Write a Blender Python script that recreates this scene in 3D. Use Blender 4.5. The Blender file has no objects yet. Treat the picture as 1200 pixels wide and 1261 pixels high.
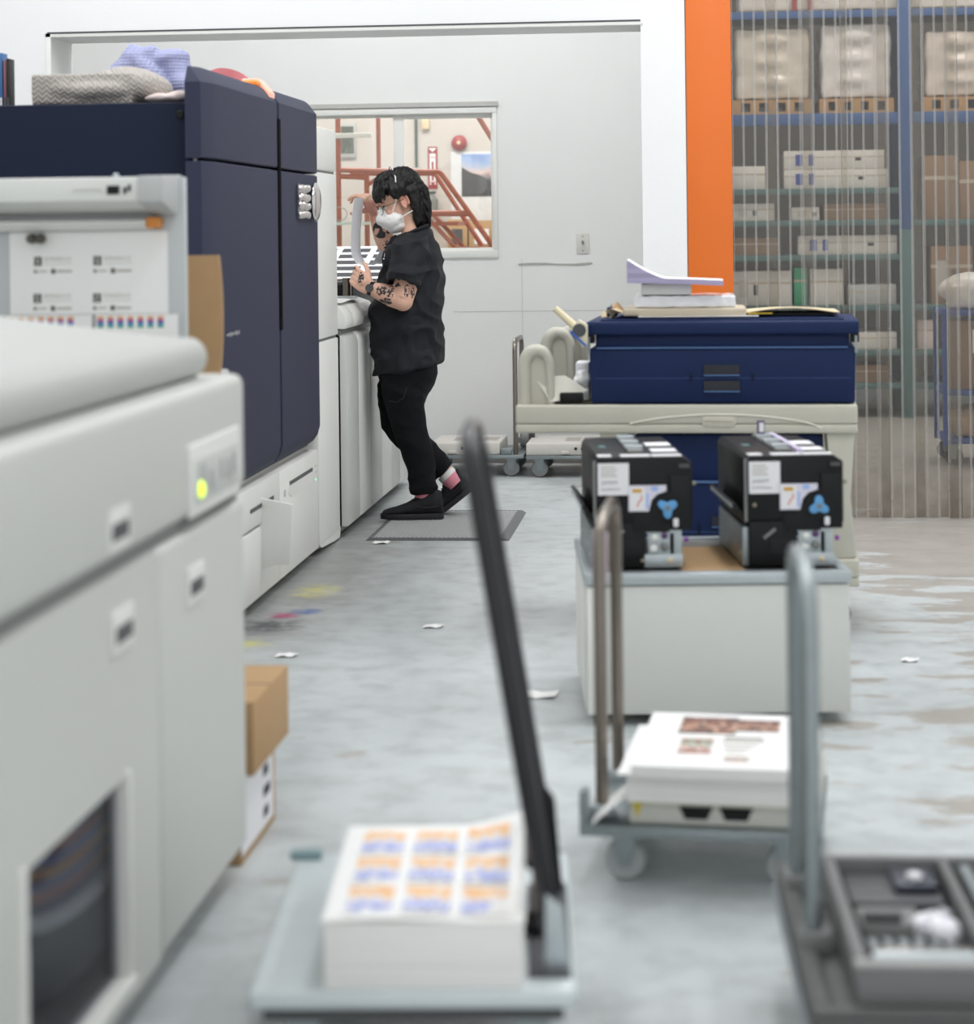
import bpy, bmesh, math, random
from mathutils import Vector, Matrix, noise
import numpy as np
random.seed(7)
S = bpy.context.scene
COL = S.collection

# ------------------------------------------------------------------ camera
PSI = math.atan(260/2620)
ROLL = 0.012
cd = bpy.data.cameras.new('camera'); cam = bpy.data.objects.new('camera', cd); COL.objects.link(cam)
cd.sensor_fit = 'HORIZONTAL'; cd.sensor_width = 36; cd.lens = 36*2620/1200
cd.shift_y = -(630.5-285)/1200
cam.matrix_world = Matrix.Translation((0, 0, 1.32)) @ Matrix.Rotation(PSI, 4, 'Z') @ Matrix.Rotation(math.pi/2, 4, 'X') @ Matrix.Rotation(-ROLL, 4, 'Z')
cd.clip_start = 0.05; cd.clip_end = 100
cd.dof.use_dof = True; cd.dof.focus_distance = 9.7; cd.dof.aperture_fstop = 3.0
S.camera = cam

# ------------------------------------------------------------------ world, lights, exposure
W = bpy.data.worlds.new('world'); S.world = W; W.use_nodes = True
W.node_tree.nodes['Background'].inputs[0].default_value = (0.95, 0.98, 1.0, 1)
W.node_tree.nodes['Background'].inputs[1].default_value = 0.9
S.view_settings.view_transform = 'Standard'; S.view_settings.look = 'None'
S.view_settings.exposure = 0.36; S.view_settings.gamma = 1.0; S.view_settings.use_curve_mapping = False
S.cycles.use_denoising = True
S.cycles.transparent_max_bounces = 24; S.cycles.max_bounces = 8
S.cycles.sample_clamp_indirect = 6.0

def area(name, loc, sx, sy, power, col=(0.985, 1.0, 1.03)):
    l = bpy.data.lights.new(name, 'AREA'); l.shape = 'RECTANGLE'; l.size = sx; l.size_y = sy; l.energy = power; l.color = col
    o = bpy.data.objects.new(name, l); COL.objects.link(o); o.location = loc
    return o
for i, (x, y) in enumerate([(-2.6, 1.5), (0.3, 1.5), (2.6, 1.5), (-2.6, 4.6), (0.3, 4.6), (2.6, 4.6), (-2.6, 7.6), (0.3, 7.6), (2.6, 7.6)]):
    area('hall_tube_light', (x, y, 4.3), 0.5, 2.2, {1.5: 9, 4.6: 25, 7.6: 46}[y])
area('back_bay_light', (-2.4, 10.38, 3.9), 1.8, 0.5, 21)
area('back_bay_light', (-0.9, 10.38, 3.9), 1.2, 0.5, 16)
area('warehouse_light', (1.6, 13.2, 5.6), 2.4, 0.6, 84, (1, 0.96, 0.9))
area('window_room_light', (-1.9, 14.0, 3.9), 2.6, 0.8, 95, (1, 0.96, 0.92))

# ------------------------------------------------------------------ materials
def lin(c):
    if isinstance(c, str):
        c = c.lstrip('#'); c = [int(c[i:i+2], 16)/255 for i in (0, 2, 4)]
        c = [x/12.92 if x <= 0.04045 else ((x+0.055)/1.055)**2.4 for x in c]
    return (c[0], c[1], c[2], 1)
MATS = {}
def mat(name, col, rough=0.5, metal=0.0, var=0.06, scale=30, bump=0.0, bscale=200, spec=0.5, emit=0, coat=0):
    if name in MATS: return MATS[name]
    m = bpy.data.materials.new(name); m.use_nodes = True; nt = m.node_tree; b = nt.nodes['Principled BSDF']
    c = lin(col)
    b.inputs['Roughness'].default_value = rough; b.inputs['Metallic'].default_value = metal
    b.inputs['Specular IOR Level'].default_value = spec
    tc = nt.nodes.new('ShaderNodeTexCoord')
    n = nt.nodes.new('ShaderNodeTexNoise'); n.inputs['Scale'].default_value = scale; n.inputs['Detail'].default_value = 4
    nt.links.new(tc.outputs['Object'], n.inputs['Vector'])
    mx = nt.nodes.new('ShaderNodeMix'); mx.data_type = 'RGBA'
    mx.inputs[6].default_value = tuple(max(0, x*(1-var)) for x in c[:3])+(1,)
    mx.inputs[7].default_value = tuple(min(1, x*(1+var)) for x in c[:3])+(1,)
    nt.links.new(n.outputs['Fac'], mx.inputs[0]); nt.links.new(mx.outputs[2], b.inputs['Base Color'])
    if emit:
        b.inputs['Emission Color'].default_value = c; b.inputs['Emission Strength'].default_value = emit
    if coat: b.inputs['Coat Weight'].default_value = coat
    if bump:
        n2 = nt.nodes.new('ShaderNodeTexNoise'); n2.inputs['Scale'].default_value = bscale
        nt.links.new(tc.outputs['Object'], n2.inputs['Vector'])
        bp = nt.nodes.new('ShaderNodeBump'); bp.inputs['Strength'].default_value = bump; bp.inputs['Distance'].default_value = 0.002
        nt.links.new(n2.outputs['Fac'], bp.inputs['Height']); nt.links.new(bp.outputs['Normal'], b.inputs['Normal'])
    MATS[name] = m; return m

def paper_edge(name, col, freq=400, dark=0.82):
    if name in MATS: return MATS[name]
    m = mat(name, col, 0.75, var=0.02); nt = m.node_tree; b = nt.nodes['Principled BSDF']
    tc = nt.nodes.new('ShaderNodeTexCoord'); mp = nt.nodes.new('ShaderNodeMapping'); mp.inputs['Scale'].default_value = (2, 2, freq)
    n = nt.nodes.new('ShaderNodeTexNoise'); n.inputs['Scale'].default_value = 1.0; n.inputs['Detail'].default_value = 2
    nt.links.new(tc.outputs['Object'], mp.inputs[0]); nt.links.new(mp.outputs[0], n.inputs['Vector'])
    r = nt.nodes.new('ShaderNodeValToRGB'); c = lin(col)
    r.color_ramp.elements[0].color = (c[0]*dark, c[1]*dark, c[2]*dark, 1); r.color_ramp.elements[1].color = c
    r.color_ramp.elements[0].position = 0.3; r.color_ramp.elements[1].position = 0.6
    nt.links.new(n.outputs['Fac'], r.inputs[0]); nt.links.new(r.outputs[0], b.inputs['Base Color'])
    return m

def glass(name, tint, mixf=0.12, rough=0.1, dif=(0.8, 0.8, 0.8), difmix=0.0):
    m = bpy.data.materials.new(name); m.use_nodes = True; nt = m.node_tree
    nt.nodes.remove(nt.nodes['Principled BSDF']); out = nt.nodes['Material Output']
    t = nt.nodes.new('ShaderNodeBsdfTransparent'); t.inputs[0].default_value = tuple(tint)+(1,)
    g = nt.nodes.new('ShaderNodeBsdfGlossy'); g.inputs['Roughness'].default_value = rough; g.inputs[0].default_value = (1, 1, 1, 1)
    d = nt.nodes.new('ShaderNodeBsdfDiffuse'); d.inputs[0].default_value = tuple(dif)+(1,)
    m1 = nt.nodes.new('ShaderNodeMixShader'); m1.inputs[0].default_value = difmix
    nt.links.new(t.outputs[0], m1.inputs[1]); nt.links.new(d.outputs[0], m1.inputs[2])
    m2 = nt.nodes.new('ShaderNodeMixShader'); m2.inputs[0].default_value = mixf
    nt.links.new(m1.outputs[0], m2.inputs[1]); nt.links.new(g.outputs[0], m2.inputs[2])
    nt.links.new(m2.outputs[0], out.inputs[0]); MATS[name] = m; m.use_nodes = True
    return m

M_wall = mat('painted_wall', '#eeeeed', 0.85, var=0.02, scale=1.6, bump=0.25, bscale=60)
M_wall2 = mat('scuffed_wall', '#e9e9e7', 0.85, var=0.03, scale=2.4, bump=0.25, bscale=90)
M_farwall = mat('beige_wall', '#c6c0bb', 0.9, var=0.04, scale=3)
M_ceil = mat('ceiling_white', '#e8e8e4', 0.95, var=0.02)
M_white = mat('machine_white', '#cdcec9', 0.42, var=0.015, scale=4, bump=0.05, bscale=400)
M_white2 = mat('machine_white_light', '#e6e6e1', 0.45, var=0.015, scale=4)
M_grey = mat('machine_grey', '#b4b6b5', 0.5, var=0.03)
M_dgrey = mat('dark_grey_plastic', '#4b4c4e', 0.5, var=0.05)
M_mgrey = mat('mid_grey_plastic', '#7c7d7c', 0.55, var=0.05)
M_black = mat('black_plastic', '#0e0e10', 0.45, var=0.1, spec=0.3)
M_blackm = mat('black_matte', '#101012', 0.8, var=0.1)
M_slot = mat('slot_black', '#050506', 0.9, var=0.1, spec=0.1)
M_navy = mat('navy_panel', '#151d34', 0.6, var=0.06, scale=8, spec=0.2)
M_navyd = mat('navy_door', '#30344a', 0.6, var=0.05, scale=120, bump=0.25, bscale=700, spec=0.3)
M_tote = mat('tote_blue', '#14264e', 0.55, var=0.12, scale=14, bump=0.15, bscale=260, spec=0.25)
M_cream = mat('cream_plastic', '#c3c0b2', 0.5, var=0.06, scale=9, bump=0.15, bscale=120)
M_chrome = mat('worn_steel', '#847c74', 0.28, 1.0, var=0.1, scale=60)
M_galv = mat('galvanised_steel', '#98a0a2', 0.4, 0.85, var=0.12, scale=40)
M_bracket = mat('zinc_plate', '#b9c1c4', 0.35, 0.6, var=0.08, scale=50)
M_kraft = mat('kraft_card', '#b4926a', 0.85, var=0.07, scale=20)
M_kraftl = mat('kraft_light', '#d9c7a4', 0.8, var=0.05, scale=30)
M_paper = mat('white_paper', '#f4f3f1', 0.75, var=0.01)
M_pedge = paper_edge('paper_stack_edge', '#f1efec', 420, 0.88)
M_ledge = paper_edge('lavender_stack_edge', '#b9b0d0', 380, 0.6)
M_orange = mat('orange_paint', '#e06f22', 0.45, var=0.06, scale=3)
M_rail = mat('orange_rail_paint', '#a8604a', 0.45, var=0.12, scale=14)
M_rubber = mat('grey_rubber', '#5b5b5c', 0.75, var=0.1)
M_tyre = mat('tyre_grey', '#8d8f90', 0.6, var=0.08)
M_red = mat('bell_red', '#9a3b3f', 0.4, var=0.06)
M_blue = mat('knob_blue', '#5f9ed0', 0.4, var=0.03)
M_label = mat('label_white', '#e9e8ea', 0.6, var=0.01)
M_ink = mat('print_ink', '#4e4a40', 0.7, var=0.05)
M_inkl = mat('print_ink_light', '#b5b1a9', 0.7, var=0.05)
M_dink = mat('dark_ink', '#26242c', 0.7, var=0.05)
M_lens = glass('window_glass', (0.95, 0.96, 0.95), 0.05, 0.02)
M_smoke = glass('smoked_glass', (0.74, 0.75, 0.78), 0.06, 0.05)
M_pink = mat('pink_plastic', '#d08a90', 0.4, var=0.05)
M_pale = mat('pale_pink_cloth', '#d8c9c4', 0.9, var=0.05)
M_teal = mat('rack_teal', '#4e6f70', 0.5, var=0.1)
M_rackb = mat('rack_blue', '#35598f', 0.5, var=0.1)
M_cartb = mat('cart_blue', '#27468a', 0.5, var=0.08)
M_wood = mat('pallet_wood', '#b08a5e', 0.8, var=0.12)
M_carton = mat('white_carton', '#d6d2cc', 0.8, var=0.04)
M_brown = mat('brown_carton', '#8f745c', 0.85, var=0.06)
M_wrap = mat('stretch_wrap', '#cdc6bf', 0.25, var=0.1, scale=9, bump=0.9, bscale=22)
M_pblue = mat('print_blue', '#3b4a9a', 0.7)
M_green = mat('green_box', '#4aa57f', 0.7)

def floor_mat():
    m = bpy.data.materials.new('painted_concrete'); m.use_nodes = True; nt = m.node_tree; b = nt.nodes['Principled BSDF']; L = nt.links.new
    b.inputs['Roughness'].default_value = 0.36
    tc = nt.nodes.new('ShaderNodeTexCoord')
    def noi(sc, det=5, vec=None, rough=0.55):
        n = nt.nodes.new('ShaderNodeTexNoise'); n.inputs['Scale'].default_value = sc; n.inputs['Detail'].default_value = det; n.inputs['Roughness'].default_value = rough
        L(vec or tc.outputs['Object'], n.inputs['Vector']); return n.outputs['Fac']
    def ramp(f, a, bb, ca=(0, 0, 0, 1), cb=(1, 1, 1, 1)):
        r = nt.nodes.new('ShaderNodeValToRGB'); r.color_ramp.elements[0].position = a; r.color_ramp.elements[1].position = bb
        r.color_ramp.elements[0].color = ca; r.color_ramp.elements[1].color = cb; L(f, r.inputs[0]); return r.outputs[0]
    def mix(f, a, bb):
        x = nt.nodes.new('ShaderNodeMix'); x.data_type = 'RGBA'
        for i, v in ((0, f), (6, a), (7, bb)):
            if hasattr(v, 'is_linked'): L(v, x.inputs[i])
            else: x.inputs[i].default_value = v
        return x.outputs[2]
    def math_(op, a, bb):
        x = nt.nodes.new('ShaderNodeMath'); x.operation = op; x.use_clamp = True
        for i, v in ((0, a), (1, bb)):
            if hasattr(v, 'is_linked'): L(v, x.inputs[i])
            else: x.inputs[i].default_value = v
        return x.outputs[0]
    def spot(cx, cy, rx, ry):
        mp = nt.nodes.new('ShaderNodeMapping'); mp.inputs['Location'].default_value = (-cx/rx, -cy/ry, 0); mp.inputs['Scale'].default_value = (1/rx, 1/ry, 0)
        L(tc.outputs['Object'], mp.inputs[0]); g = nt.nodes.new('ShaderNodeTexGradient'); g.gradient_type = 'SPHERICAL'; L(mp.outputs[0], g.inputs[0])
        return g.outputs['Fac']
    base = mix(noi(1.3), lin('#b8bdbe'), lin('#cbd0d0'))
    base = mix(ramp(noi(9, 6), 0.45, 0.75), base, lin('#a9adad'))
    mp = nt.nodes.new('ShaderNodeMapping'); mp.inputs['Scale'].default_value = (1, 2.2, 1); L(tc.outputs['Object'], mp.inputs[0])
    # worn bare concrete, mostly by the curtain and the right-hand aisle
    wear = math_('ADD', math_('MULTIPLY', spot(2.2, 13.2, 4.0, 3.6), 3.0), math_('ADD', spot(1.1, 9.0, 1.3, 2.2), math_('MULTIPLY', spot(0.9, 5.6, 1.0, 2.4), 0.55)))
    wn = noi(2.6, 7, mp.outputs[0], 0.62)
    wf = ramp(math_('ADD', math_('MULTIPLY', wear, 0.42), wn), 0.66, 0.70)
    base = mix(math_('MULTIPLY', wf, 0.75), base, lin('#a0978d'))
    # grime along the machines
    gr = ramp(math_('MULTIPLY', spot(-1.5, 8.2, 0.55, 3.4), math_('ADD', noi(6, 6), 0.25)), 0.15, 0.55)
    base = mix(math_('MULTIPLY', gr, 0.55), base, lin('#6b6863'))
    for cx, cy, rx, ry, c, s in [(-1.42, 7.75, 0.16, 0.28, '#d8cf60', 0.55), (-1.44, 7.25, 0.10, 0.10, '#a63a6a', 1), (-1.38, 7.33, 0.09, 0.10, '#3a5fa8', 1), (-1.45, 7.05, 0.2, 0.25, '#3a3a40', 0.9), (-1.45, 6.75, 0.12, 0.12, '#c7c26a', 0.8)]:
        f = ramp(math_('MULTIPLY', spot(cx, cy, rx, ry), math_('SUBTRACT', noi(16, 6, None, 0.7), 0.12)), 0.12, 0.34)
        base = mix(math_('MULTIPLY', f, s), base, lin(c))
    # specks and hairline slab joint
    base = mix(math_('MULTIPLY', ramp(noi(55, 3), 0.70, 0.74), 0.35), base, lin('#7c7a76'))
    sx = nt.nodes.new('ShaderNodeSeparateXYZ'); L(tc.outputs['Object'], sx.inputs[0])
    d = math_('ABSOLUTE', nt_sub(nt, sx.outputs['Y'], 8.82), 0.0)
    j = ramp(math_('MULTIPLY', d, 40.0), 0.1, 0.3, (1, 1, 1, 1), (0, 0, 0, 1))
    base = mix(math_('MULTIPLY', j, 0.35), base, lin('#77777a'))
    L(base, b.inputs['Base Color'])
    L(ramp(noi(5, 5), 0.3, 0.7, (0.3, 0.3, 0.3, 1), (0.5, 0.5, 0.5, 1)), b.inputs['Roughness'])
    bp = nt.nodes.new('ShaderNodeBump'); bp.inputs['Strength'].default_value = 0.18; bp.inputs['Distance'].default_value = 0.003
    L(noi(30, 6), bp.inputs['Height']); L(bp.outputs[0], b.inputs['Normal'])
    return m
def nt_sub(nt, a, v):
    x = nt.nodes.new('ShaderNodeMath'); x.operation = 'SUBTRACT'; nt.links.new(a, x.inputs[0]); x.inputs[1].default_value = v; return x.outputs[0]
M_floor = floor_mat()

def chevron_mat(name, col, zig=True, sc=22):
    m = mat(name, col, 0.95, var=0.05); nt = m.node_tree; b = nt.nodes['Principled BSDF']; L = nt.links.new
    tc = nt.nodes.new('ShaderNodeTexCoord'); sp = nt.nodes.new('ShaderNodeSeparateXYZ'); L(tc.outputs['Object'], sp.inputs[0])
    def mth(op, a, bb):
        x = nt.nodes.new('ShaderNodeMath'); x.operation = op
        for i, v in ((0, a), (1, bb)):
            if hasattr(v, 'is_linked'): L(v, x.inputs[i])
            else: x.inputs[i].default_value = v
        return x.outputs[0]
    if zig:
        pp = mth('PINGPONG', mth('ADD', sp.outputs['X'], mth('MULTIPLY', sp.outputs['Y'], 0.5)), 0.014)
        h = mth('SINE', mth('MULTIPLY', mth('ADD', mth('ADD', sp.outputs['Z'], mth('MULTIPLY', sp.outputs['Y'], -0.4)), pp), 380), 0)
    else:
        h = mth('MULTIPLY', mth('SINE', mth('MULTIPLY', mth('ADD', sp.outputs['X'], sp.outputs['Z']), 300), 0), mth('SINE', mth('MULTIPLY', mth('SUBTRACT', sp.outputs['X'], sp.outputs['Z']), 300), 0))
    bp = nt.nodes.new('ShaderNodeBump'); bp.inputs['Strength'].default_value = 0.5; bp.inputs['Distance'].default_value = 0.006
    L(h, bp.inputs['Height']); L(bp.outputs[0], b.inputs['Normal'])
    return m
M_quilt = chevron_mat('beige_chevron_quilt', '#b7b0a9')
M_lav = chevron_mat('lavender_quilt', '#a3a6c9', False)

def print_mat(name, cols, sc=4.0, axis='Y', amt=0.7):
    m = bpy.data.materials.new(name); m.use_nodes = True; nt = m.node_tree; b = nt.nodes['Principled BSDF']; L = nt.links.new
    b.inputs['Roughness'].default_value = 0.55
    tc = nt.nodes.new('ShaderNodeTexCoord'); sp = nt.nodes.new('ShaderNodeSeparateXYZ'); L(tc.outputs['Generated'], sp.inputs[0])
    n = nt.nodes.new('ShaderNodeTexNoise'); n.inputs['Scale'].default_value = sc; n.inputs['Detail'].default_value = 3; L(tc.outputs['Generated'], n.inputs['Vector'])
    a = nt.nodes.new('ShaderNodeMath'); a.operation = 'MULTIPLY_ADD'; L(n.outputs['Fac'], a.inputs[0]); a.inputs[1].default_value = amt; 
    s = nt.nodes.new('ShaderNodeMath'); s.operation = 'SUBTRACT'; L(sp.outputs[axis], s.inputs[0]); s.inputs[1].default_value = amt/2; L(s.outputs[0], a.inputs[2])
    r = nt.nodes.new('ShaderNodeValToRGB'); el = r.color_ramp.elements
    for i, c in enumerate(cols):
        p = i/(len(cols)-1)
        if i < 2: e = el[i]; e.position = p if i == 0 else 1
        else: e = el.new(p)
    for i, c in enumerate(cols):
        pass
    while len(el) > 1: el.remove(el[0])
    el[0].position = 0; el[0].color = lin(cols[0])
    for i, c in enumerate(cols[1:], 1):
        e = el.new(i/(len(cols)-1)); e.color = lin(c)
    L(a.outputs[0], r.inputs[0]); L(r.outputs[0], b.inputs['Base Color'])
    MATS[name] = m; return m
M_print9 = print_mat('flyer_print', ['#e9e6ef', '#8d9ad6', '#c9cdee', '#efe8e6', '#f0c48a', '#f3b98a', '#f4eadc'], 4, 'Y', 1.1)
M_photo = print_mat('portrait_print', ['#241d28', '#5a3f3a', '#b88468', '#dcb8a4', '#3a2c2a', '#a86a52', '#2a2230'], 5, 'Y', 2.2)
M_photo2 = print_mat('small_photo_print', ['#7a4a44', '#c08a74', '#e6e2e2', '#6a8f6a', '#a85c50'], 5, 'Y', 1.8)
M_bars = print_mat('colour_bar_print', ['#7aa05a', '#4ab0b8', '#4a5fb0', '#b05a9a', '#e0a05a', '#f0e8e0'], 1, 'Z', 0.1)
M_sheetdark = print_mat('press_sheet_print', ['#38405e', '#8a4038', '#5a6490', '#c08a50', '#40486a', '#a05a50'], 7)
M_mount = print_mat('mountain_poster_print', ['#4d4f52', '#5b5f60', '#6a6f78', '#d9c2bf', '#b9c6dc', '#9fb6dd', '#8fabd8'], 1.2)
M_plant = print_mat('green_picture_print', ['#5a5f58', '#8d938c', '#2f4a36', '#b6b4aa', '#43584a'], 4)

# ------------------------------------------------------------------ mesh helpers
class MB:
    def __init__(s): s.v = []; s.f = []; s.m = []
    def add(s, vs, fs, m=0):
        o = len(s.v); s.v += [tuple(p) for p in vs]; s.f += [tuple(i+o for i in f) for f in fs]; s.m += [m]*len(fs); return s
    def box(s, x0, x1, y0, y1, z0, z1, m=0, M=None):
        vs = [(x, y, z) for z in (z0, z1) for y in (y0, y1) for x in (x0, x1)]
        if M is not None: vs = [M @ Vector(p) for p in vs]
        return s.add(vs, [(0, 2, 3, 1), (4, 5, 7, 6), (0, 1, 5, 4), (2, 6, 7, 3), (0, 4, 6, 2), (1, 3, 7, 5)], m)
    def prism(s, prof, ax, a0, a1, m=0, M=None):
        n = len(prof)
        def P(p, a): return {'x': (a, p[0], p[1]), 'y': (p[0], a, p[1]), 'z': (p[0], p[1], a)}[ax]
        vs = [P(p, a0) for p in prof]+[P(p, a1) for p in prof]
        if M is not None: vs = [M @ Vector(p) for p in vs]
        return s.add(vs, [tuple(range(n))[::-1], tuple(range(n, 2*n))]+[(i, (i+1) % n, n+(i+1) % n, n+i) for i in range(n)], m)
    def tube(s, pts, r, n=10, m=0, caps=True, flat=None):
        pts = [Vector(p) for p in pts]; k = len(pts)
        rs = r if isinstance(r, (list, tuple)) else [r]*k
        t0 = (pts[1]-pts[0]).normalized(); up = Vector((0, 0, 1)) if abs(t0.z) < 0.9 else Vector((0, 1, 0))
        u = t0.cross(up).normalized(); vs = []
        for i, p in enumerate(pts):
            t = ((pts[min(i+1, k-1)]-p).normalized()+(p-pts[max(i-1, 0)]).normalized())
            t = t.normalized() if t.length > 1e-6 else t0
            u = (u-t*u.dot(t)).normalized(); w = t.cross(u)
            for j in range(n):
                a = 2*math.pi*j/n; vs.append(p+(u*math.cos(a)+w*math.sin(a)*(flat or 1))*rs[i])
        fs = [(i*n+j, i*n+(j+1) % n, (i+1)*n+(j+1) % n, (i+1)*n+j) for i in range(k-1) for j in range(n)]
        if caps: fs += [tuple(range(n))[::-1], tuple((k-1)*n+j for j in range(n))]
        return s.add(vs, fs, m)
    def cyl(s, p0, p1, r, n=16, m=0): return s.tube([p0, p1], r, n, m)
    def lathe(s, prof, c, ax='z', n=20, m=0):
        vs = []
        for (r, h) in prof:
            for j in range(n):
                a = 2*math.pi*j/n; x, y = r*math.cos(a), r*math.sin(a)
                p = {'z': (x, y, h), 'y': (x, h, y), 'x': (h, x, y)}[ax]; vs.append((c[0]+p[0], c[1]+p[1], c[2]+p[2]))
        k = len(prof)
        fs = [(i*n+j, i*n+(j+1) % n, (i+1)*n+(j+1) % n, (i+1)*n+j) for i in range(k-1) for j in range(n)]
        fs += [tuple(range(n))[::-1], tuple((k-1)*n+j for j in range(n))]
        return s.add(vs, fs, m)
    def ell(s, c, r, n=16, k=10, m=0, M=None):
        vs = []
        for i in range(1, k):
            t = math.pi*i/k
            for j in range(n):
                a = 2*math.pi*j/n; vs.append(Vector((r[0]*math.sin(t)*math.cos(a), r[1]*math.sin(t)*math.sin(a), r[2]*math.cos(t))))
        vs += [Vector((0, 0, r[2])), Vector((0, 0, -r[2]))]
        if M is not None: vs = [M @ p for p in vs]
        vs = [p+Vector(c) for p in vs]
        fs = [(i*n+j, (i+1)*n+j, (i+1)*n+(j+1) % n, i*n+(j+1) % n) for i in range(k-2) for j in range(n)]
        t = (k-1)*n; fs += [(t, j, (j+1) % n) for j in range(n)]+[(t+1, (k-2)*n+(j+1) % n, (k-2)*n+j) for j in range(n)]
        return s.add(vs, fs, m)
    def loft(s, rings, m=0):
        n = len(rings[0]); k = len(rings); vs = [p for r in rings for p in r]
        fs = [(i*n+j, i*n+(j+1) % n, (i+1)*n+(j+1) % n, (i+1)*n+j) for i in range(k-1) for j in range(n)]
        fs += [tuple(range(n))[::-1], tuple((k-1)*n+j for j in range(n))]
        return s.add(vs, fs, m)
    def sheet(s, fn, nu, nv, th=0.0006, m=0):
        top = [Vector(fn(i/nu, j/nv)) for j in range(nv+1) for i in range(nu+1)]; w = nu+1; nn = []
        for j in range(nv+1):
            for i in range(w):
                a = top[j*w+min(i+1, nu)]-top[j*w+max(i-1, 0)]; b = top[min(j+1, nv)*w+i]-top[max(j-1, 0)*w+i]
                nn.append(a.cross(b).normalized())
        bot = [p-q*th for p, q in zip(top, nn)]; o = len(top)
        fs = []
        for j in range(nv):
            for i in range(nu):
                a = j*w+i; fs += [(a, a+1, a+w+1, a+w), (o+a, o+a+w, o+a+w+1, o+a+1)]
        for i in range(nu): fs += [(i, o+i, o+i+1, i+1), (nv*w+i, nv*w+i+1, o+nv*w+i+1, o+nv*w+i)]
        for j in range(nv): fs += [(j*w, (j+1)*w, o+(j+1)*w, o+j*w), (j*w+nu, o+j*w+nu, o+(j+1)*w+nu, (j+1)*w+nu)]
        return s.add(top+bot, fs, m)
    def build(s, name, mats, parent=None, bevel=0, seg=2, smooth=35, loc=None, rz=None):
        me = bpy.data.meshes.new(name)
        bm = bmesh.new(); bv = [bm.verts.new(p) for p in s.v]
        for f, mi in zip(s.f, s.m):
            try: bf = bm.faces.new([bv[i] for i in f]); bf.material_index = mi
            except ValueError: pass
        bmesh.ops.recalc_face_normals(bm, faces=bm.faces)
        if bevel:
            es = [e for e in bm.edges if len(e.link_faces) == 2 and e.calc_face_angle(0) > 0.5]
            bmesh.ops.bevel(bm, geom=es, offset=bevel, segments=seg, profile=0.5, affect='EDGES', clamp_overlap=True)
        bm.to_mesh(me); bm.free()
        for m in (mats if isinstance(mats, (list, tuple)) else [mats]): me.materials.append(m)
        if smooth:
            me.shade_smooth(); me.set_sharp_from_angle(angle=math.radians(smooth))
        o = bpy.data.objects.new(name, me); COL.objects.link(o)
        if parent: o.parent = parent
        if loc: o.location = loc
        if rz: o.rotation_euler = (0, 0, rz)
        return o

def tag(o, label, cat, group=None, kind=None):
    if label: o['label'] = label
    if cat: o['category'] = cat
    if group: o['group'] = group
    if kind: o['kind'] = kind
    return o
def thing(name, label, cat, loc=(0, 0, 0), rz=0, group=None):
    o = bpy.data.objects.new(name, None); COL.objects.link(o); o.location = loc; o.rotation_euler = (0, 0, rz); o.empty_display_size = 0.1
    return tag(o, label, cat, group)
def struct(o): o['kind'] = 'structure'; return o
def B(name, m, parent, x0, x1, y0, y1, z0, z1, bevel=0, seg=2):
    return MB().box(x0, x1, y0, y1, z0, z1).build(name, m, parent, bevel, seg)
def arc(cx, cy, r, a0, a1, n): return [(cx+r*math.cos(math.radians(a0+(a1-a0)*i/n)), cy+r*math.sin(math.radians(a0+(a1-a0)*i/n))) for i in range(n+1)]
def text(name, s, size, m, parent, loc, rot, ext=0.0004):
    cu = bpy.data.curves.new(name, 'FONT'); cu.body = s; cu.size = size; cu.extrude = ext; cu.resolution_u = 1
    t = bpy.data.objects.new('tmp', cu); COL.objects.link(t)
    dg = bpy.context.evaluated_depsgraph_get(); dg.update()
    me = bpy.data.meshes.new_from_object(t.evaluated_get(dg)); bpy.data.objects.remove(t); bpy.data.curves.remove(cu)
    me.name = name; me.materials.clear(); me.materials.append(m)
    o = bpy.data.objects.new(name, me); COL.objects.link(o); o.parent = parent; o.location = loc; o.rotation_euler = rot
    return o
def scribble(name, m, parent, p0, du, dv, n, r=0.0007, seed=1):
    rg = random.Random(seed); p0, du, dv = Vector(p0), Vector(du), Vector(dv)
    pts = [p0+du*(i/n)+dv*((0.5 if i % 2 else -0.5)*rg.uniform(0.3, 1.0)) for i in range(n+1)]
    return MB().tube(pts, r, 5).build(name, m, parent, smooth=0)
def caster(parent, x, y, r, ztop, w=0.028, m=None, ang=0.0):
    z = r
    M = Matrix.Translation((x, y, 0)) @ Matrix.Rotation(ang, 4, 'Z')
    f = MB(); f.box(-0.03, 0.03, -0.03, 0.03, ztop-0.006, ztop, M=M)
    for s in (-1, 1):
        f.prism([(-0.012, z-0.012), (0.012, z-0.012), (0.026, ztop-0.006), (-0.026, ztop-0.006)], 'y', s*(w/2+0.003), s*(w/2+0.006), M=M)
    fo = f.build('caster', M_galv, parent)
    wv = MB().lathe([(r*0.5, -w/2), (r*0.9, -w/2), (r, -w/4), (r, w/4), (r*0.9, w/2), (r*0.5, w/2)], (0, 0, 0), 'y', 20)
    wv.lathe([(r*0.35, -w/2-0.002), (r*0.35, w/2+0.002)], (0, 0, 0), 'y', 12, 1)
    o = wv.build('wheel', [m or M_tyre, M_galv], fo); o.matrix_local = M @ Matrix.Translation((0, 0, z)); return fo
def scale_copy(): pass

# ================================================================== STRUCTURE
struct(MB().box(-7, 8, -3, 19, -0.1, 0).build('floor', M_floor))
struct(MB().box(-7, 8, 0.2, 10.0, 4.4, 4.5).build('ceiling', M_ceil))
struct(MB().box(-7, -0.05, 10.1, 19, 4.1, 4.2).build('ceiling', M_ceil))
struct(MB().box(-4.3, -4.2, -3, 19, 0, 4.4).build('wall_left', M_wall))
struct(MB().box(5.2, 5.3, -3, 19, 0, 5.9).build('wall_right', M_wall))
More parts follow.
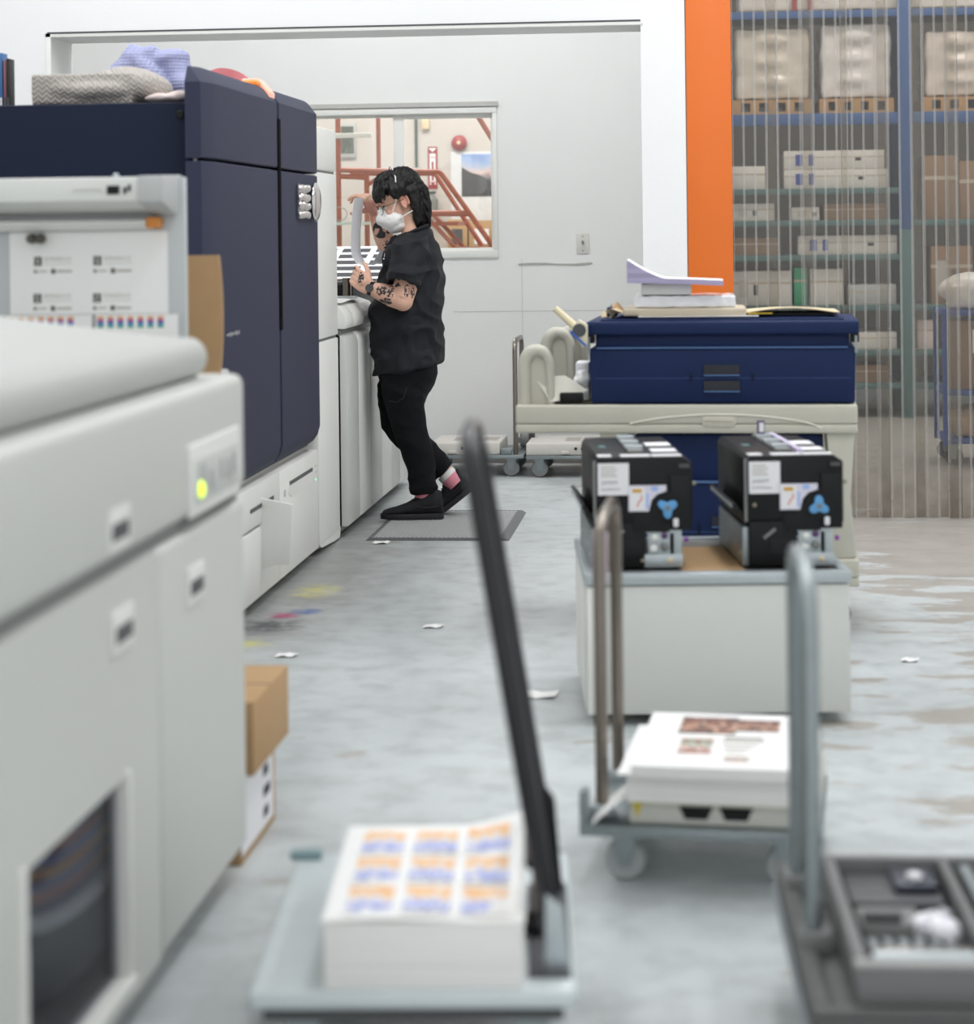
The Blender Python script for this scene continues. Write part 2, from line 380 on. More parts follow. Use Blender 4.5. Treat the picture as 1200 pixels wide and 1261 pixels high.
# partition with wide bay opening (left) and curtain doorway (right)
YP0, YP1 = 9.71, 10.08
wf = MB()
wf.box(-4.2, -3.015, YP0, YP1, 0, 4.4); wf.box(-3.015, -0.25, YP0, YP1, 2.255, 4.4)
wf.box(-0.25, -0.05, YP0, YP1, 0, 4.4); wf.box(-0.05, 5.2, YP0+0.1, YP1, 2.75, 5.9); wf.box(2.1, 5.2, YP0+0.1, YP1, 0, 2.75)
struct(wf.build('wall_front', M_wall))
t1 = MB(); t1.box(-3.03, -0.24, YP0-0.006, YP0+0.004, 2.252, 2.272); t1.box(-3.03, -3.005, YP0-0.006, YP0+0.01, 0, 2.272)
struct(t1.build('trim_1', M_white2, None, 0.002))
t2 = MB(); t2.box(-3.02, -0.25, YP0-0.009, YP0-0.001, 2.269, 2.276)
struct(t2.build('beam_shadow_strip', M_dgrey))  # dark strip paints in the shadow gap along the beam's lower edge
# back wall of the bay with window hole
WX0, WX1, WZ0, WZ1 = -2.62, -1.135, 1.17, 2.03
YB = 12.07
wb = MB()
wb.box(-4.2, WX0, YB, YB+0.14, 0, 4.1); wb.box(WX1, -0.05, YB, YB+0.14, 0, 4.1)
wb.box(WX0, WX1, YB, YB+0.14, 0, WZ0); wb.box(WX0, WX1, YB, YB+0.14, WZ1, 4.1)
struct(wb.build('wall_back', M_wall2))
struct(MB().box(-0.05, 0.06, YP1, 19, 0, 5.9).build('wall_middle', M_wall))
# drywall seams and torn paper strip on the back wall
sm = MB(); sm.box(-1.002, -0.999, YB-0.0015, YB, 0.1, 1.16); sm.box(-1.4, -0.4, YB-0.0015, YB, 0.862, 0.866)
struct(sm.build('trim_3', mat('seam_grey', '#c9c6c1', 0.9)))
tp = MB().sheet(lambda u, v: (-1.02+0.42*u, YB-0.001-0.005*v*(1+math.sin(u*9)*0.5), 1.135-0.006*v+0.004*math.sin(u*7)), 16, 2, 0.001)
tag(tp.build('wall_tear', mat('tear_grey', '#a9a6a1', 0.9)), 'long curled tear in the wall paint below the light switch', 'tear')
bb = MB(); bb.box(-4.2, -0.05, YB-0.012, YB, 0, 0.09)
struct(bb.build('baseboard_back', mat('dirty_base', '#8f8d88', 0.8, var=0.2, scale=12), None, 0.003))
# room beyond the window, warehouse end
struct(MB().box(-4.2, -0.05, 15.6, 15.7, 0, 4.1).build('wall_far', M_farwall))
struct(MB().box(0.06, 5.2, 17.6, 17.7, 0, 5.9).build('wall_rear', mat('warehouse_wall', '#5f5a55', 0.9)))

# window
wn = thing('window_1', None, None, (0, 0, 0)); struct(wn)
fr = MB(); 
for a in [(WX0, WX1, YB-0.012, YB+0.1, WZ1-0.035, WZ1+0.0), (WX0, WX1, YB-0.012, YB+0.1, WZ0, WZ0+0.045), (WX0, WX0+0.03, YB-0.012, YB+0.1, WZ0+0.045, WZ1-0.035), (WX1-0.025, WX1, YB-0.012, YB+0.1, WZ0+0.045, WZ1-0.035)]:
    fr.box(*a)
fr.build('window_frame', M_white2, wn, 0.003)
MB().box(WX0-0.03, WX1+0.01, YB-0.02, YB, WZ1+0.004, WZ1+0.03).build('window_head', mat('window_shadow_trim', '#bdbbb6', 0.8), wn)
for k, (a, b, yy) in enumerate([(WX0+0.03, -1.68, YB+0.05), (-1.735, WX1-0.025, YB+0.02)]):
    s = MB(); z0, z1 = WZ0+0.045, WZ1-0.035; w = 0.012 if k == 0 else 0.022
    w2 = 0.05 if k == 0 else 0.06
    s.box(a, a+(w if k == 0 else w2), yy, yy+0.025, z0-0.02, z1+0.02); s.box(b-(0.052 if k == 0 else 0.012), b, yy, yy+0.025, z0-0.02, z1+0.02)
    s.box(a+0.004, b-0.004, yy+0.002, yy+0.023, z0-0.002, z0+w*0.6); s.box(a+0.004, b-0.004, yy+0.002, yy+0.023, z1-w*1.2, z1+0.002)
    so = s.build('sash', M_white2, wn, 0.002)
    MB().box(a+0.01, b-0.01, yy+0.01, yy+0.014, z0+0.005, z1-0.005).build('pane', M_lens, so)

# ================================================================== FRONT FINISHER (nearest, left)
FX = -0.937
fm = thing('press_finisher', 'large white finisher cabinet filling the near left, with control panel and green light', 'machine', (-1.5, 3.2, 0))
def L_(o): o.location = (1.5, -3.2, 0); return o       # parts written in room coordinates
b = MB(); b.box(-2.3, -1.45, 2.0, 4.30, 0.06, 1.0); b.box(-1.45, FX-0.03, 2.0, 4.30, 0.79, 1.0); b.box(-1.45, FX-0.03, 4.22, 4.30, 0.06, 0.79)
b.box(-1.45, FX-0.03, 2.0, 4.22, 0.06, 0.09); b.box(-1.45, FX-0.03, 3.52, 3.66, 0.09, 0.79)
L_(b.build('body', M_white, fm))
L_(MB().box(-1.0, FX-0.014, 2.0, 4.30, 0.765, 0.812).build('panel_gap', M_mgrey, fm))
L_(MB().box(-2.3, FX+0.004, 2.0, 4.312, 0.80, 1.035).build('upper_panel', M_white, fm, 0.022, 3))
d = MB(); x0, x1 = FX-0.028, FX
d.box(x0, x1, 2.0, 2.86, 0.07, 0.775); d.box(x0, x1, 3.39, 3.60, 0.07, 0.775); d.box(x0, x1, 2.86, 3.39, 0.44, 0.775); d.box(x0, x1, 2.86, 3.39, 0.07, 0.115)
bm_door = L_(d.build('door', M_white, fm))
fdr = MB(); fdr.box(x0, x1+0.006, 2.84, 2.86, 0.1, 0.45); fdr.box(x0, x1+0.006, 3.385, 3.40, 0.1, 0.45); fdr.box(x0, x1+0.012, 2.84, 3.40, 0.098, 0.116)
o = fdr.build('window_rim', M_white2, bm_door, 0.003)
o = MB().box(FX-0.02, FX-0.016, 2.86, 3.39, 0.115, 0.44).build('window_pane', M_smoke, bm_door)
d2 = L_(MB().box(x0, x1, 3.612, 4.305, 0.07, 0.775).build('door', M_white, fm, 0.012, 3))
for (yy, zz, par) in ((3.353, 0.850, None), (3.37, 0.683, bm_door), (3.872, 0.674, d2)):
    h = MB(); h.box(FX-0.002, FX+0.005, yy-0.062, yy+0.062, zz-0.036, zz+0.036)
    ho = h.build('handle', M_white2, par or fm, 0.006, 2)
    if par is None: L_(ho)
    MB().box(FX-0.0, FX+0.0062, yy-0.05, yy+0.05, zz-0.018, zz+0.010).build('handle_slot', M_dgrey, ho, 0.002)
cp = L_(MB().box(FX, FX+0.010, 3.81, 4.23, 0.80, 0.935).build('control_panel', M_white2, fm, 0.006, 3))
MB().box(FX+0.008, FX+0.0125, 3.84, 4.20, 0.822, 0.905).build('panel_face', mat('panel_face_grey', '#c9cac6', 0.5), cp, 0.003)
for yy, w, zz in ((3.90, 0.05, 0.875), (3.97, 0.03, 0.855), (4.05, 0.02, 0.868), (4.11, 0.03, 0.862), (4.16, 0.02, 0.868)):
    MB().box(FX+0.011, FX+0.0155, yy-w/2, yy+w/2, zz-0.02, zz+0.02).build('button', M_grey, cp, 0.004)
MB().ell((FX+0.013, 3.875, 0.848), (0.008, 0.017, 0.017)).build('status_light', mat('green_led', '#c8e83a', 0.3, emit=1.2), cp)
hp = [(-2.3, 1.27)]+[(-1.413, 1.162), (-1.07, 1.116)]+arc(-1.022, 1.075, 0.042, 70, -80, 8)+[(-1.03, 1.036), (-2.3, 1.034)]
L_(MB().prism(hp, 'y', 2.0, 4.19).build('top_cover', mat('cover_grey', '#babbb7', 0.5, var=0.015, scale=4), fm, 0.012, 3))
L_(MB().prism([(-1.045, 1.026), (-0.995, 1.026), (-1.0, 1.037), (-1.045, 1.037)], 'y', 2.05, 4.17).build('cover_shade_strip', M_dgrey, fm))  # dark strip painted for the shade beneath the cover's rounded nose
for yy in (2.4, 3.2, 4.15):
    L_(MB().lathe([(0.022, 0.0), (0.022, 0.02), (0.012, 0.03), (0.012, 0.062)], (-1.02, yy, 0)).build('foot', M_dgrey, fm))
# pile seen through the finisher window
pl = thing('sheet_pile', 'curled pile of coloured press sheets behind the smoked finisher window', 'paper', (-1.2, 3.1, 0.092))
cv = lambda y: 0.10*max(0.0, (3.38-y)/0.5)**2
def pile_part(nm, z0, th, m, y0=2.74, xr=-0.985):
    o = MB().sheet(lambda u, v: (-1.42+(xr+1.42)*u, y0+(3.50-y0)*v, z0+th+cv(y0+(3.50-y0)*v)), 2, 14, th).build(nm, m, pl); o.location = (1.2, -3.1, -0.092)
pile_part('paper_block', 0.150, 0.10, mat('pile_dark', '#4a4a4e', 0.7)); pile_part('guide_band', 0.252, 0.022, M_grey, 2.74, -0.98)
for k, c in enumerate(('#343b5c', '#8a4a3e', '#3d4670', '#a8763e', '#4a5480', '#8f4438', '#39426a', '#6a5048')): pile_part('press_sheets', 0.275+0.017*k, 0.016, mat('press_sheet_%d' % k, c, 0.6, var=0.25, scale=30), 2.95, -0.99-0.003*(k % 2))
o = MB().box(-1.42, -0.98, 2.72, 3.50, 0.092, 0.15).build('pile_support', M_blackm, pl, 0.01); o.location = (1.2, -3.1, -0.092)

# boxes behind it on the floor
bx = thing('shipping_box', 'white cardboard box with printed label on the floor behind the near finisher', 'box', (-1.12, 4.54, 0))
MB().box(-0.16, 0.155, -0.17, 0.19, 0, 0.185).build('carton', M_kraft, bx, 0.003)
MB().box(0.154, 0.157, -0.17, 0.155, 0.02, 0.18).build('label_sheet', M_label, bx)
for k in range(3): MB().box(0.1565, 0.158, 0.05, 0.10+0.02*(k % 2), 0.04+0.045*k, 0.062+0.045*k).build('print_block', M_dink, bx)
bx = thing('shipping_box', 'plain brown cardboard box sitting on top of the labelled white box', 'box', (-1.11, 4.56, 0.186))
MB().box(-0.17, 0.172, -0.18, 0.20, 0, 0.155).build('carton', M_kraft, bx, 0.003)
MB().box(-0.17, 0.172, -0.005, 0.005, 0.1545, 0.1556).build('flap_seam', M_brown, bx)

# ================================================================== PROOF BOARD + TABLE
un = thing('feeder_unit', 'low white feeder unit between the near finisher and the blue press', 'machine', (-1.8, 5.0, 0))
MB().box(-0.5, 0.50, -0.55, 0.75, 0.03, 0.93).build('body', M_white, un, 0.01)
MB().box(-0.5, 0.51, -0.56, 0.76, 0.93, 0.95).build('worktop', M_grey, un, 0.005)
for sx in (-0.42, 0.42):
    for sy in (-0.45, 0.65): MB().lathe([(0.025, 0), (0.025, 0.02), (0.012, 0.025), (0.012, 0.032)], (sx, sy, 0)).build('foot', M_dgrey, un)
bd = thing('proof_viewing_board', 'grey upright proof viewing board with hooded lamp rail', 'board', (-1.85, 5.2, 0.95))
MB().box(-0.5, 0.578, 0, 0.025, 0.0, 0.515).build('back_panel', mat('board_grey', '#c3c7c8', 0.5, var=0.02), bd, 0.004)
hd = MB().prism([(-0.16, 0.455), (-0.15, 0.512), (0.03, 0.518), (0.03, 0.445), (-0.02, 0.425)], 'x', -0.5, 0.50).build('hood', mat('hood_white', '#d6d7d3', 0.45, var=0.02), bd, 0.003)
MB().prism([(-0.165, 0.452), (-0.155, 0.515), (0.03, 0.521), (0.03, 0.44), (-0.02, 0.42)], 'x', 0.50, 0.563).build('end_cap', M_grey, hd, 0.003)
scribble('brand_text', M_inkl, hd, (0.34, -0.1575, 0.482), (0.07, 0, 0), (0, 0, 0.010), 14, 0.001, 6)
MB().box(0.425, 0.455, -0.1605, -0.155, 0.471, 0.492).build('display', M_black, hd)
MB().box(0.466, 0.472, -0.1605, -0.154, 0.472, 0.488).build('mark', M_dink, hd); MB().box(0.477, 0.483, -0.1605, -0.154, 0.478, 0.494).build('mark', M_dink, hd)
lt = MB().box(-0.5, 0.50, -0.035, -0.005, 0.385, 0.412).build('lamp_rail', M_white2, bd, 0.004)
MB().cyl((-0.5, -0.045, 0.402), (0.49, -0.045, 0.402), 0.008).build('lamp_tube', mat('tube_glass', '#dfe0dc', 0.2), lt)
MB().box(0.49, 0.525, -0.05, -0.005, 0.388, 0.416).build('lamp_cap', mat('lamp_cap_orange', '#d98a3c', 0.5), lt, 0.004)
for dx in (0.0, 0.022): MB().ell((0.195+dx, -0.03, 0.365), (0.014, 0.02, 0.013)).build('clip_knob', mat('knob_bronze', '#57524a', 0.5), bd)
for dx in (0.02, 0.42): MB().ell((dx, -0.06, 0.519), (0.008, 0.008, 0.006)).build('hood_screw', M_bracket, hd)
MB().box(-0.5, 0.56, -0.05, 0.0, 0.0, 0.06).build('sheet_ledge', M_grey, bd, 0.004)
MB().box(0.50, 0.562, -0.055, -0.0, 0.06, 0.078).build('ledge_stop', M_dgrey, bd, 0.004)
sh = thing('proof_sheet', 'white proof sheet with four repeated dark logo blocks on the viewing board', 'paper', (-1.518, 5.196, 1.125))
MB().box(-0.203, 0.203, -0.0012, 0, 0.0, 0.207).build('sheet', M_paper, sh)
for ix, zx in ((-0.128, 0.122), (0.025, 0.122), (-0.130, 0.029), (0.023, 0.029)):
    lg = MB().box(ix-0.012, ix+0.008, -0.0018, -0.0012, zx, zx+0.023).build('logo', M_ink, sh)
    MB().box(ix-0.0055, ix+0.0015, -0.0022, -0.0018, zx+0.008, zx+0.015).build('logo_mark', M_label, lg)
    MB().box(ix-0.004, ix, -0.0022, -0.0018, zx+0.003, zx+0.020).build('logo_mark', M_label, lg)
    text('logo_text', 'EMINENCE', 0.0145, M_inkl, lg, (ix+0.014, -0.0013, zx+0.012), (math.pi/2, 0, 0), 0.0002)
    scribble('text_line', M_inkl, lg, (ix+0.015, -0.0014, zx+0.005), (0.072, 0, 0), (0, 0, 0.005), 22, 0.0006, 8)
    MB().box(ix-0.012, ix-0.005, -0.0018, -0.0012, zx-0.018, zx-0.010).build('small_mark', M_ink, lg)
    MB().box(ix-0.002, ix+0.022, -0.0016, -0.0012, zx-0.016, zx-0.012).build('text_line', M_inkl, lg)
    MB().box(ix+0.032, ix+0.043, -0.0018, -0.0012, zx-0.020, zx-0.008).build('small_mark', M_ink, lg)
    MB().box(ix+0.046, ix+0.085, -0.0016, -0.0012, zx-0.017, zx-0.011).build('text_line', M_inkl, lg)
for (xx, w, lab, z0) in ((-1.395, 0.105, 'narrow white strip printed with seven colour control bars', 1.082), (-1.62, 0.11, 'white strip with faded colour bars half hidden by the finisher cover', 1.082)):
    st = thing('colour_bar_strip', lab, 'paper', (xx, 5.192, z0))
    MB().box(-w, w, -0.0012, 0, -0.03, 0.042).build('sheet', M_paper, st)
    for k in range(7): MB().box(-w+0.004+k*0.0255, -w+0.020+k*0.0255, -0.0018, -0.0012, 0.008, 0.040).build('colour_bar', M_bars, st)
cb = MB().sheet(lambda u, v: (-1.50+0.27*u-0.008*abs(2*v-1)**2, 5.40+0.02*u, 0.952+0.315*v), 4, 10, 0.02)
o = cb.build('cardboard_sheet', M_kraft); tag(o, 'tan cardboard sheets standing upright behind the viewing board', 'cardboard')

# ================================================================== BLUE PRESS
bp_ = thing('digital_press', 'tall dark navy digital press with white drawer base', 'machine', (-2.2, 7.55, 0))
def Lb(o): o.location = (2.2, -7.55, 0); return o
b = MB(); b.box(-3.2, -1.585, 6.62, 8.52, 0.46, 1.742)
Lb(b.build('body', M_navy, bp_, 0.006))
b = MB(); b.box(-3.2, -1.60, 6.62, 8.52, 0.05, 0.46)
Lb(b.build('base', M_white, bp_, 0.005))
Lb(MB().lathe([(0.014, -0.006), (0.010, -0.008), (0.010, 0.0)], (-1.63, 6.62, 1.703), 'y').build('bolt', M_black, bp_))
Lb(MB().box(-1.588, -1.578, 6.612, 6.622, 0.9, 1.72).build('edge_strip', M_galv, bp_))
for zz in (1.47, 1.41, 1.36): Lb(MB().box(-1.592, -1.575, 6.61, 6.622, zz, zz+0.035).build('hinge', M_galv, bp_, 0.002))
def door(y0, y1, z0, z1, top=False, bot=False, left=False):
    # front plane at -1.535, chamfered outer edges
    xf, xb, c = -1.535, -1.605, 0.055
    yl = y0+(0.11 if left else 0.006); 
    rings = []
    def ring(z, ins, xoff=0):
        sy = ins*0.9 if (left and top and z > (z0+z1)/2) else 0.0
        return [(xb, y0+sy, z), (xf-0.02-ins, y0+sy+(0.004 if left else 0), z), (xf-ins, yl+sy*0.5, z), (xf-ins, y1-0.02, z), (xf-0.012-ins, y1, z), (xb, y1, z)]
    zs = []
    if bot: zs += [(z0, 0.05), (z0+0.015, 0.028), (z0+0.04, 0.010), (z0+0.075, 0.0)]
    else: zs += [(z0, 0.004), (z0+0.004, 0)]
    if top: zs += [(z1-0.055, 0.0), (z1-0.010, 0.035), (z1, 0.05)]
    else: zs += [(z1-0.004, 0), (z1, 0.004)]
    m = MB(); m.loft([ring(z, i) for z, i in zs]); return m
Lb(door(6.575, 7.722, 1.563, 1.858, top=True, left=True).build('upper_door', M_navyd, bp_, 0, smooth=25))
Lb(door(7.732, 8.535, 1.563, 1.858, top=True).build('upper_door', M_navyd, bp_, 0, smooth=25))
ld = Lb(door(6.575, 7.722, 0.466, 1.553, bot=True, left=True).build('lower_door', M_navyd, bp_, 0, smooth=25))
rd = Lb(door(7.732, 8.535, 0.466, 1.553, bot=True).build('lower_door', M_navyd, bp_, 0, smooth=25))
Lb(MB().box(-1.56, -1.531, 7.700, 7.754, 0.965, 1.745).build('grip_slot', M_slot, bp_, 0.004))
scribble('model_text', M_grey, ld, (-1.5348, 6.82, 0.992), (0, 0.20, 0.0), (0, 0, 0.018), 22, 0.0014, 4)
# drawers
dr = Lb(MB().box(-1.61, -1.545, 7.728, 8.515, 0.045, 0.445).build('drawer', M_white2, bp_, 0.006))
MB().prism([(7.88, 0.345), (7.90, 0.385), (8.38, 0.385), (8.40, 0.345), (8.34, 0.325), (7.94, 0.325)], 'x', -1.546, -1.543).build('handle', M_white2, dr)
MB().box(-1.546, -1.5425, 7.90, 8.38, 0.372, 0.386).build('handle_gap', M_dgrey, dr)
MB().ell((-1.545, 8.46, 0.33), (0.003, 0.012, 0.006)).build('indicator', mat('led_green', '#7fd8a8', 0.3, emit=0.8), dr)
for zz in (0.36, 0.385): MB().ell((-1.545, 8.46, zz), (0.003, 0.008, 0.004)).build('indicator', M_grey, dr)
MB().box(-1.546, -1.544, 7.80, 7.83, 0.34, 0.365).build('mark', M_grey, dr)
dr = Lb(MB().box(-1.61, -1.545, 6.66, 7.718, 0.30, 0.445).build('drawer', M_white2, bp_, 0.006))
MB().box(-1.546, -1.5425, 7.20, 7.60, 0.358, 0.372).build('handle_gap', M_dgrey, dr)
MB().ell((-1.545, 7.66, 0.33), (0.003, 0.012, 0.006)).build('indicator', MATS['led_green'], dr)
dr = Lb(MB().box(-1.61, -1.545, 6.66, 7.718, 0.045, 0.29).build('drawer', M_white2, bp_, 0.006))
opn = MB().prism([(-1.56, 0.392), (-1.432, 0.366), (-1.446, 0.155), (-1.50, 0.152), (-1.56, 0.13)], 'y', 7.385, 7.405)
Lb(opn.build('open_flap', M_white2, bp_, 0.003))
for yy in (6.8, 7.6, 8.35): Lb(MB().lathe([(0.03, 0), (0.03, 0.02), (0.015, 0.03), (0.015, 0.052)], (-1.66, yy, 0)).build('foot', M_galv, bp_))

# shiny silver badge on the door
bg = thing('foil_badge', 'shiny silver beaded badge hanging on the navy press door', 'badge', (-1.5325, 8.15, 1.445))
bm_ = MB()
for j in range(4):
    for i in range(6):
        bm_.ell((0.010, -0.075+0.034*i+random.uniform(-.004, .004), -0.05+0.033*j+random.uniform(-.004, .004)), (0.012, 0.018, 0.016), 8, 6)
bm_.box(0.0, 0.006, -0.09, 0.115, -0.066, 0.066)
bm_.build('bead_cluster', mat('foil_silver', '#d8d6d4', 0.12, 1.0, var=0.1), bg)
MB().ell((0.020, 0.20, 0.0), (0.020, 0.075, 0.078), 16, 12).build('foil_disc', MATS['foil_silver'], bg)

# ---- cloths and small things on top of the press (top z = 1.742)
def finish_blob(mb, name, m, parent, voxel=0.006, smooth=6, disp=None, subset=None):
    ob = mb.build('tmp', m, None, 0, smooth=0)
    r = ob.modifiers.new('r', 'REMESH'); r.mode = 'VOXEL'; r.voxel_size = voxel; r.use_smooth_shade = True
    if smooth:
        sm_ = ob.modifiers.new('s', 'SMOOTH'); sm_.iterations = smooth; sm_.factor = 0.5
    dg = bpy.context.evaluated_depsgraph_get(); dg.update()
    me = bpy.data.meshes.new_from_object(ob.evaluated_get(dg)); bpy.data.objects.remove(ob)
    me.name = name
    if disp:
        nv = len(me.vertices); co = np.empty(nv*3); me.vertices.foreach_get('co', co); co = co.reshape(-1, 3)
        no = np.empty(nv*3); me.vertex_normals.foreach_get('vector', no); no = no.reshape(-1, 3)
        dv = np.array([disp(Vector(p)) for p in co]); co = co+no*dv[:, None]
        me.vertices.foreach_set('co', co.ravel()); me.update()
    me.shade_smooth(); me.materials.clear(); me.materials.append(m)
    o = bpy.data.objects.new(name, me); COL.objects.link(o)
    if parent: o.parent = parent
    return o
RX = lambda a: Matrix.Rotation(math.radians(a), 3, 'X')
RY = lambda a: Matrix.Rotation(math.radians(a), 3, 'Y')
RZ = lambda a: Matrix.Rotation(math.radians(a), 3, 'Z')
ZT = 1.744
q = MB(); 
q.ell((0, 0, 0.045), (0.21, 0.16, 0.05)); q.ell((-0.1, 0, 0.05), (0.12, 0.15, 0.055)); q.box(-0.21, -0.06, -0.13, 0.13, 0.0, 0.098); q.ell((0.10, 0, 0.065), (0.13, 0.13, 0.062), M=RY(10))
q.box(-0.1, 0.12, -0.12, 0.12, 0, 0.1)
o = finish_blob(q, 'quilted_blanket', M_quilt, None, 0.007, 10, lambda p: 0.004*noise.noise(p*14)); o.location = (-1.94, 6.86, ZT+0.004)
tag(o, 'folded beige chevron quilted blanket on top of the navy press', 'blanket')
q = MB()
q.ell((-0.03, 0, 0.10), (0.15, 0.10, 0.045), M=RY(-38)); q.ell((0.075, 0, 0.10), (0.13, 0.10, 0.04), M=RY(52)); q.ell((0.0, 0, 0.05), (0.12, 0.10, 0.06)); q.ell((0.02, 0, 0.155), (0.045, 0.09, 0.035))
q.ell((0.15, 0.03, 0.10), (0.10, 0.08, 0.05), M=RY(60)); q.ell((0.11, 0.03, 0.155), (0.07, 0.08, 0.03), M=RY(-8)); q.ell((0.20, 0.0, 0.05), (0.10, 0.09, 0.05), M=RY(35))
o = finish_blob(q, 'quilted_blanket', M_lav, None, 0.006, 8, lambda p: 0.005*noise.noise(p*12)); o.location = (-1.925, 7.12, ZT+0.004); o.scale = (1.1, 1.1, 1.12)
tag(o, 'bunched lavender quilted blanket behind the beige one', 'blanket')
q = MB(); q.ell((0, 0, 0.015), (0.17, 0.12, 0.016)); q.ell((0.06, 0, 0.02), (0.1, 0.1, 0.02))
o = finish_blob(q, 'folded_cloth', M_pale, None, 0.006, 6, lambda p: 0.003*noise.noise(p*16)); o.location = (-1.69, 6.76, ZT+0.002); o.scale = (0.55, 0.8, 1.1)
tag(o, 'thin pale pink cloth lying flat at the press top edge', 'cloth')
q = MB(); q.ell((0, 0, 0.045), (0.16, 0.14, 0.05), M=RY(14)); q.ell((-0.05, 0, 0.06), (0.1, 0.12, 0.05))
o = finish_blob(q, 'white_cloth', mat('white_cloth', '#ebe7e6', 0.95), None, 0.007, 8, lambda p: 0.004*noise.noise(p*14)); o.location = (-1.80, 7.46, ZT+0.008); o.scale = (0.9, 1, 1.75)
tag(o, 'crumpled white cloth between lavender blanket and press door', 'cloth')
bw = MB(); bw.lathe([(0.03, 0), (0.045, 0.0), (0.085, 0.075), (0.08, 0.078), (0.045, 0.01), (0.02, 0.008)], (0, 0, 0), 'z', 24)
o = bw.build('pink_bowl', M_pink); o.location = (-1.70, 7.62, 1.83); o.rotation_euler = (math.radians(30), math.radians(25), 0)
o.location = (-1.715, 7.64, ZT+0.075)
tag(o, 'tilted pink bowl with white rim on top of the press', 'bowl')
sl = thing('signal_lamp', 'orange pink translucent signal lamp on the top edge of the navy doors', 'lamp', (-1.61, 7.66, 1.858))
MB().box(-0.05, 0.03, -0.09, 0.06, 0.0, 0.02).build('base', mat('lamp_amber', '#f08a3a', 0.4, emit=0.25), sl, 0.008, 3)
MB().prism([(-0.05, 0.0), (-0.04, 0.03), (0.02, 0.03), (0.065, -0.022), (0.062, -0.045), (0.02, 0.0)], 'y', -0.03, 0.065).build('lens', mat('lamp_lens', '#f7a890', 0.3, emit=0.35), sl, 0.006, 3)
for i, (xx, c, h, lab) in enumerate(((-2.413, '#1f2a4a', 0.185, 'thin dark navy binder, leftmost upright one on the press'), (-2.399, '#3a6ea5', 0.215, 'blue binder standing second from the left on the press'), (-2.385, '#8a5a62', 0.19, 'mottled maroon binder between blue and black ones'), (-2.374, '#1a1a1c', 0.195, 'slim black binder, rightmost upright one on the press'))):
    bn = thing('ring_binder', lab, 'binder', (xx, 7.2, ZT), group='binders standing on the press')
    MB().box(-0.0052, 0.0052, -0.03, 0.03, 0, h).build('cover', mat('binder_%d' % i, c, 0.5), bn, 0.002)
    MB().box(-0.0045, 0.0045, -0.0315, -0.029, 0.03, 0.06).build('spine_label', M_label if i in (1,) else M_dgrey, bn)

# ================================================================== WHITE TOWER + FAR MACHINE
tw = thing('delivery_tower', 'tall narrow white cabinet directly behind the navy press', 'machine', (-1.9, 8.82, 0))
def rprof(x0, x1, y0, y1, r, n=6): return [(x0, y0), (x1, y0)]+arc(x1-r, y1-r, r, 0, 90, n)[0:]+[(x0, y1)]
def Lt(o): o.location = (1.9, -8.82, 0); return o
for (z0, z1, nm) in ((0.885, 1.572, 'middle_panel'), (0.05, 0.872, 'lower_panel'), (1.582, 1.762, 'upper_panel')):
    Lt(MB().prism(rprof(-2.6, -1.548, 8.55, 9.09, 0.05), 'z', z0, z1).build(nm, M_white2, tw, 0.004 if nm != 'upper_panel' else 0.012))
Lt(MB().box(-2.58, -1.562, 8.56, 9.07, 0.03, 1.74).build('core', M_mgrey, tw))
Lt(MB().prism([(8.56, 0.05), (8.62, 0.03), (8.95, 0.012), (9.06, 0.012), (9.085, 0.05)], 'x', -2.5, -1.552).build('skirt', M_white2, tw))
fmx = thing('stacker_machine', 'long low white machine the person leans against', 'machine', (-1.9, 10.1, 0))
def Lf(o): o.location = (1.9, -10.1, 0); return o
ys = [(9.10, 9.43), (9.44, 9.76), (9.77, 10.10), (10.11, 10.44), (10.45, 10.72), (10.73, 11.13)]
for i, (a, bq) in enumerate(ys):
    Lf(MB().prism([(-2.3, 0.05), (-1.522, 0.05), (-1.522, 0.84), (-1.532, 0.865), (-1.56, 0.885), (-2.3, 0.885)], 'y', a, bq).build('panel', M_white2 if i % 2 else M_white, fmx, 0.004))
Lf(MB().box(-2.3, -1.55, 9.10, 11.12, 0.03, 0.90).build('core', M_mgrey, fmx))
lip = [(-2.0, 0.905), (-1.525, 0.905), (-1.518, 0.93), (-1.525, 0.965), (-1.55, 1.0), (-1.60, 1.018), (-2.0, 1.018)]
for a, bq in ((9.095, 9.3), (9.30, 9.50), (9.50, 9.70), (9.70, 9.95)):
    Lf(MB().prism(lip, 'y', a, bq).build('cover_segment', M_white2, fmx, 0.003))
Lf(MB().box(-2.3, -1.56, 9.95, 11.1, 0.885, 0.93).build('rear_deck', M_black, fmx, 0.005))
Lf(MB().box(-2.3, -1.62, 9.9, 10.6, 0.93, 1.08).build('delivery_box', M_black, fmx, 0.006))
Lf(MB().cyl((-1.64, 9.85, 1.018), (-1.64, 9.85, 1.11), 0.022).build('post', M_chrome, fmx))
stt = Lf(MB().prism([(10.0, 1.095), (10.0, 1.085), (10.62, 1.235), (10.62, 1.25)], 'x', -2.2, -1.50).build('sheet_tray', M_grey, fmx))
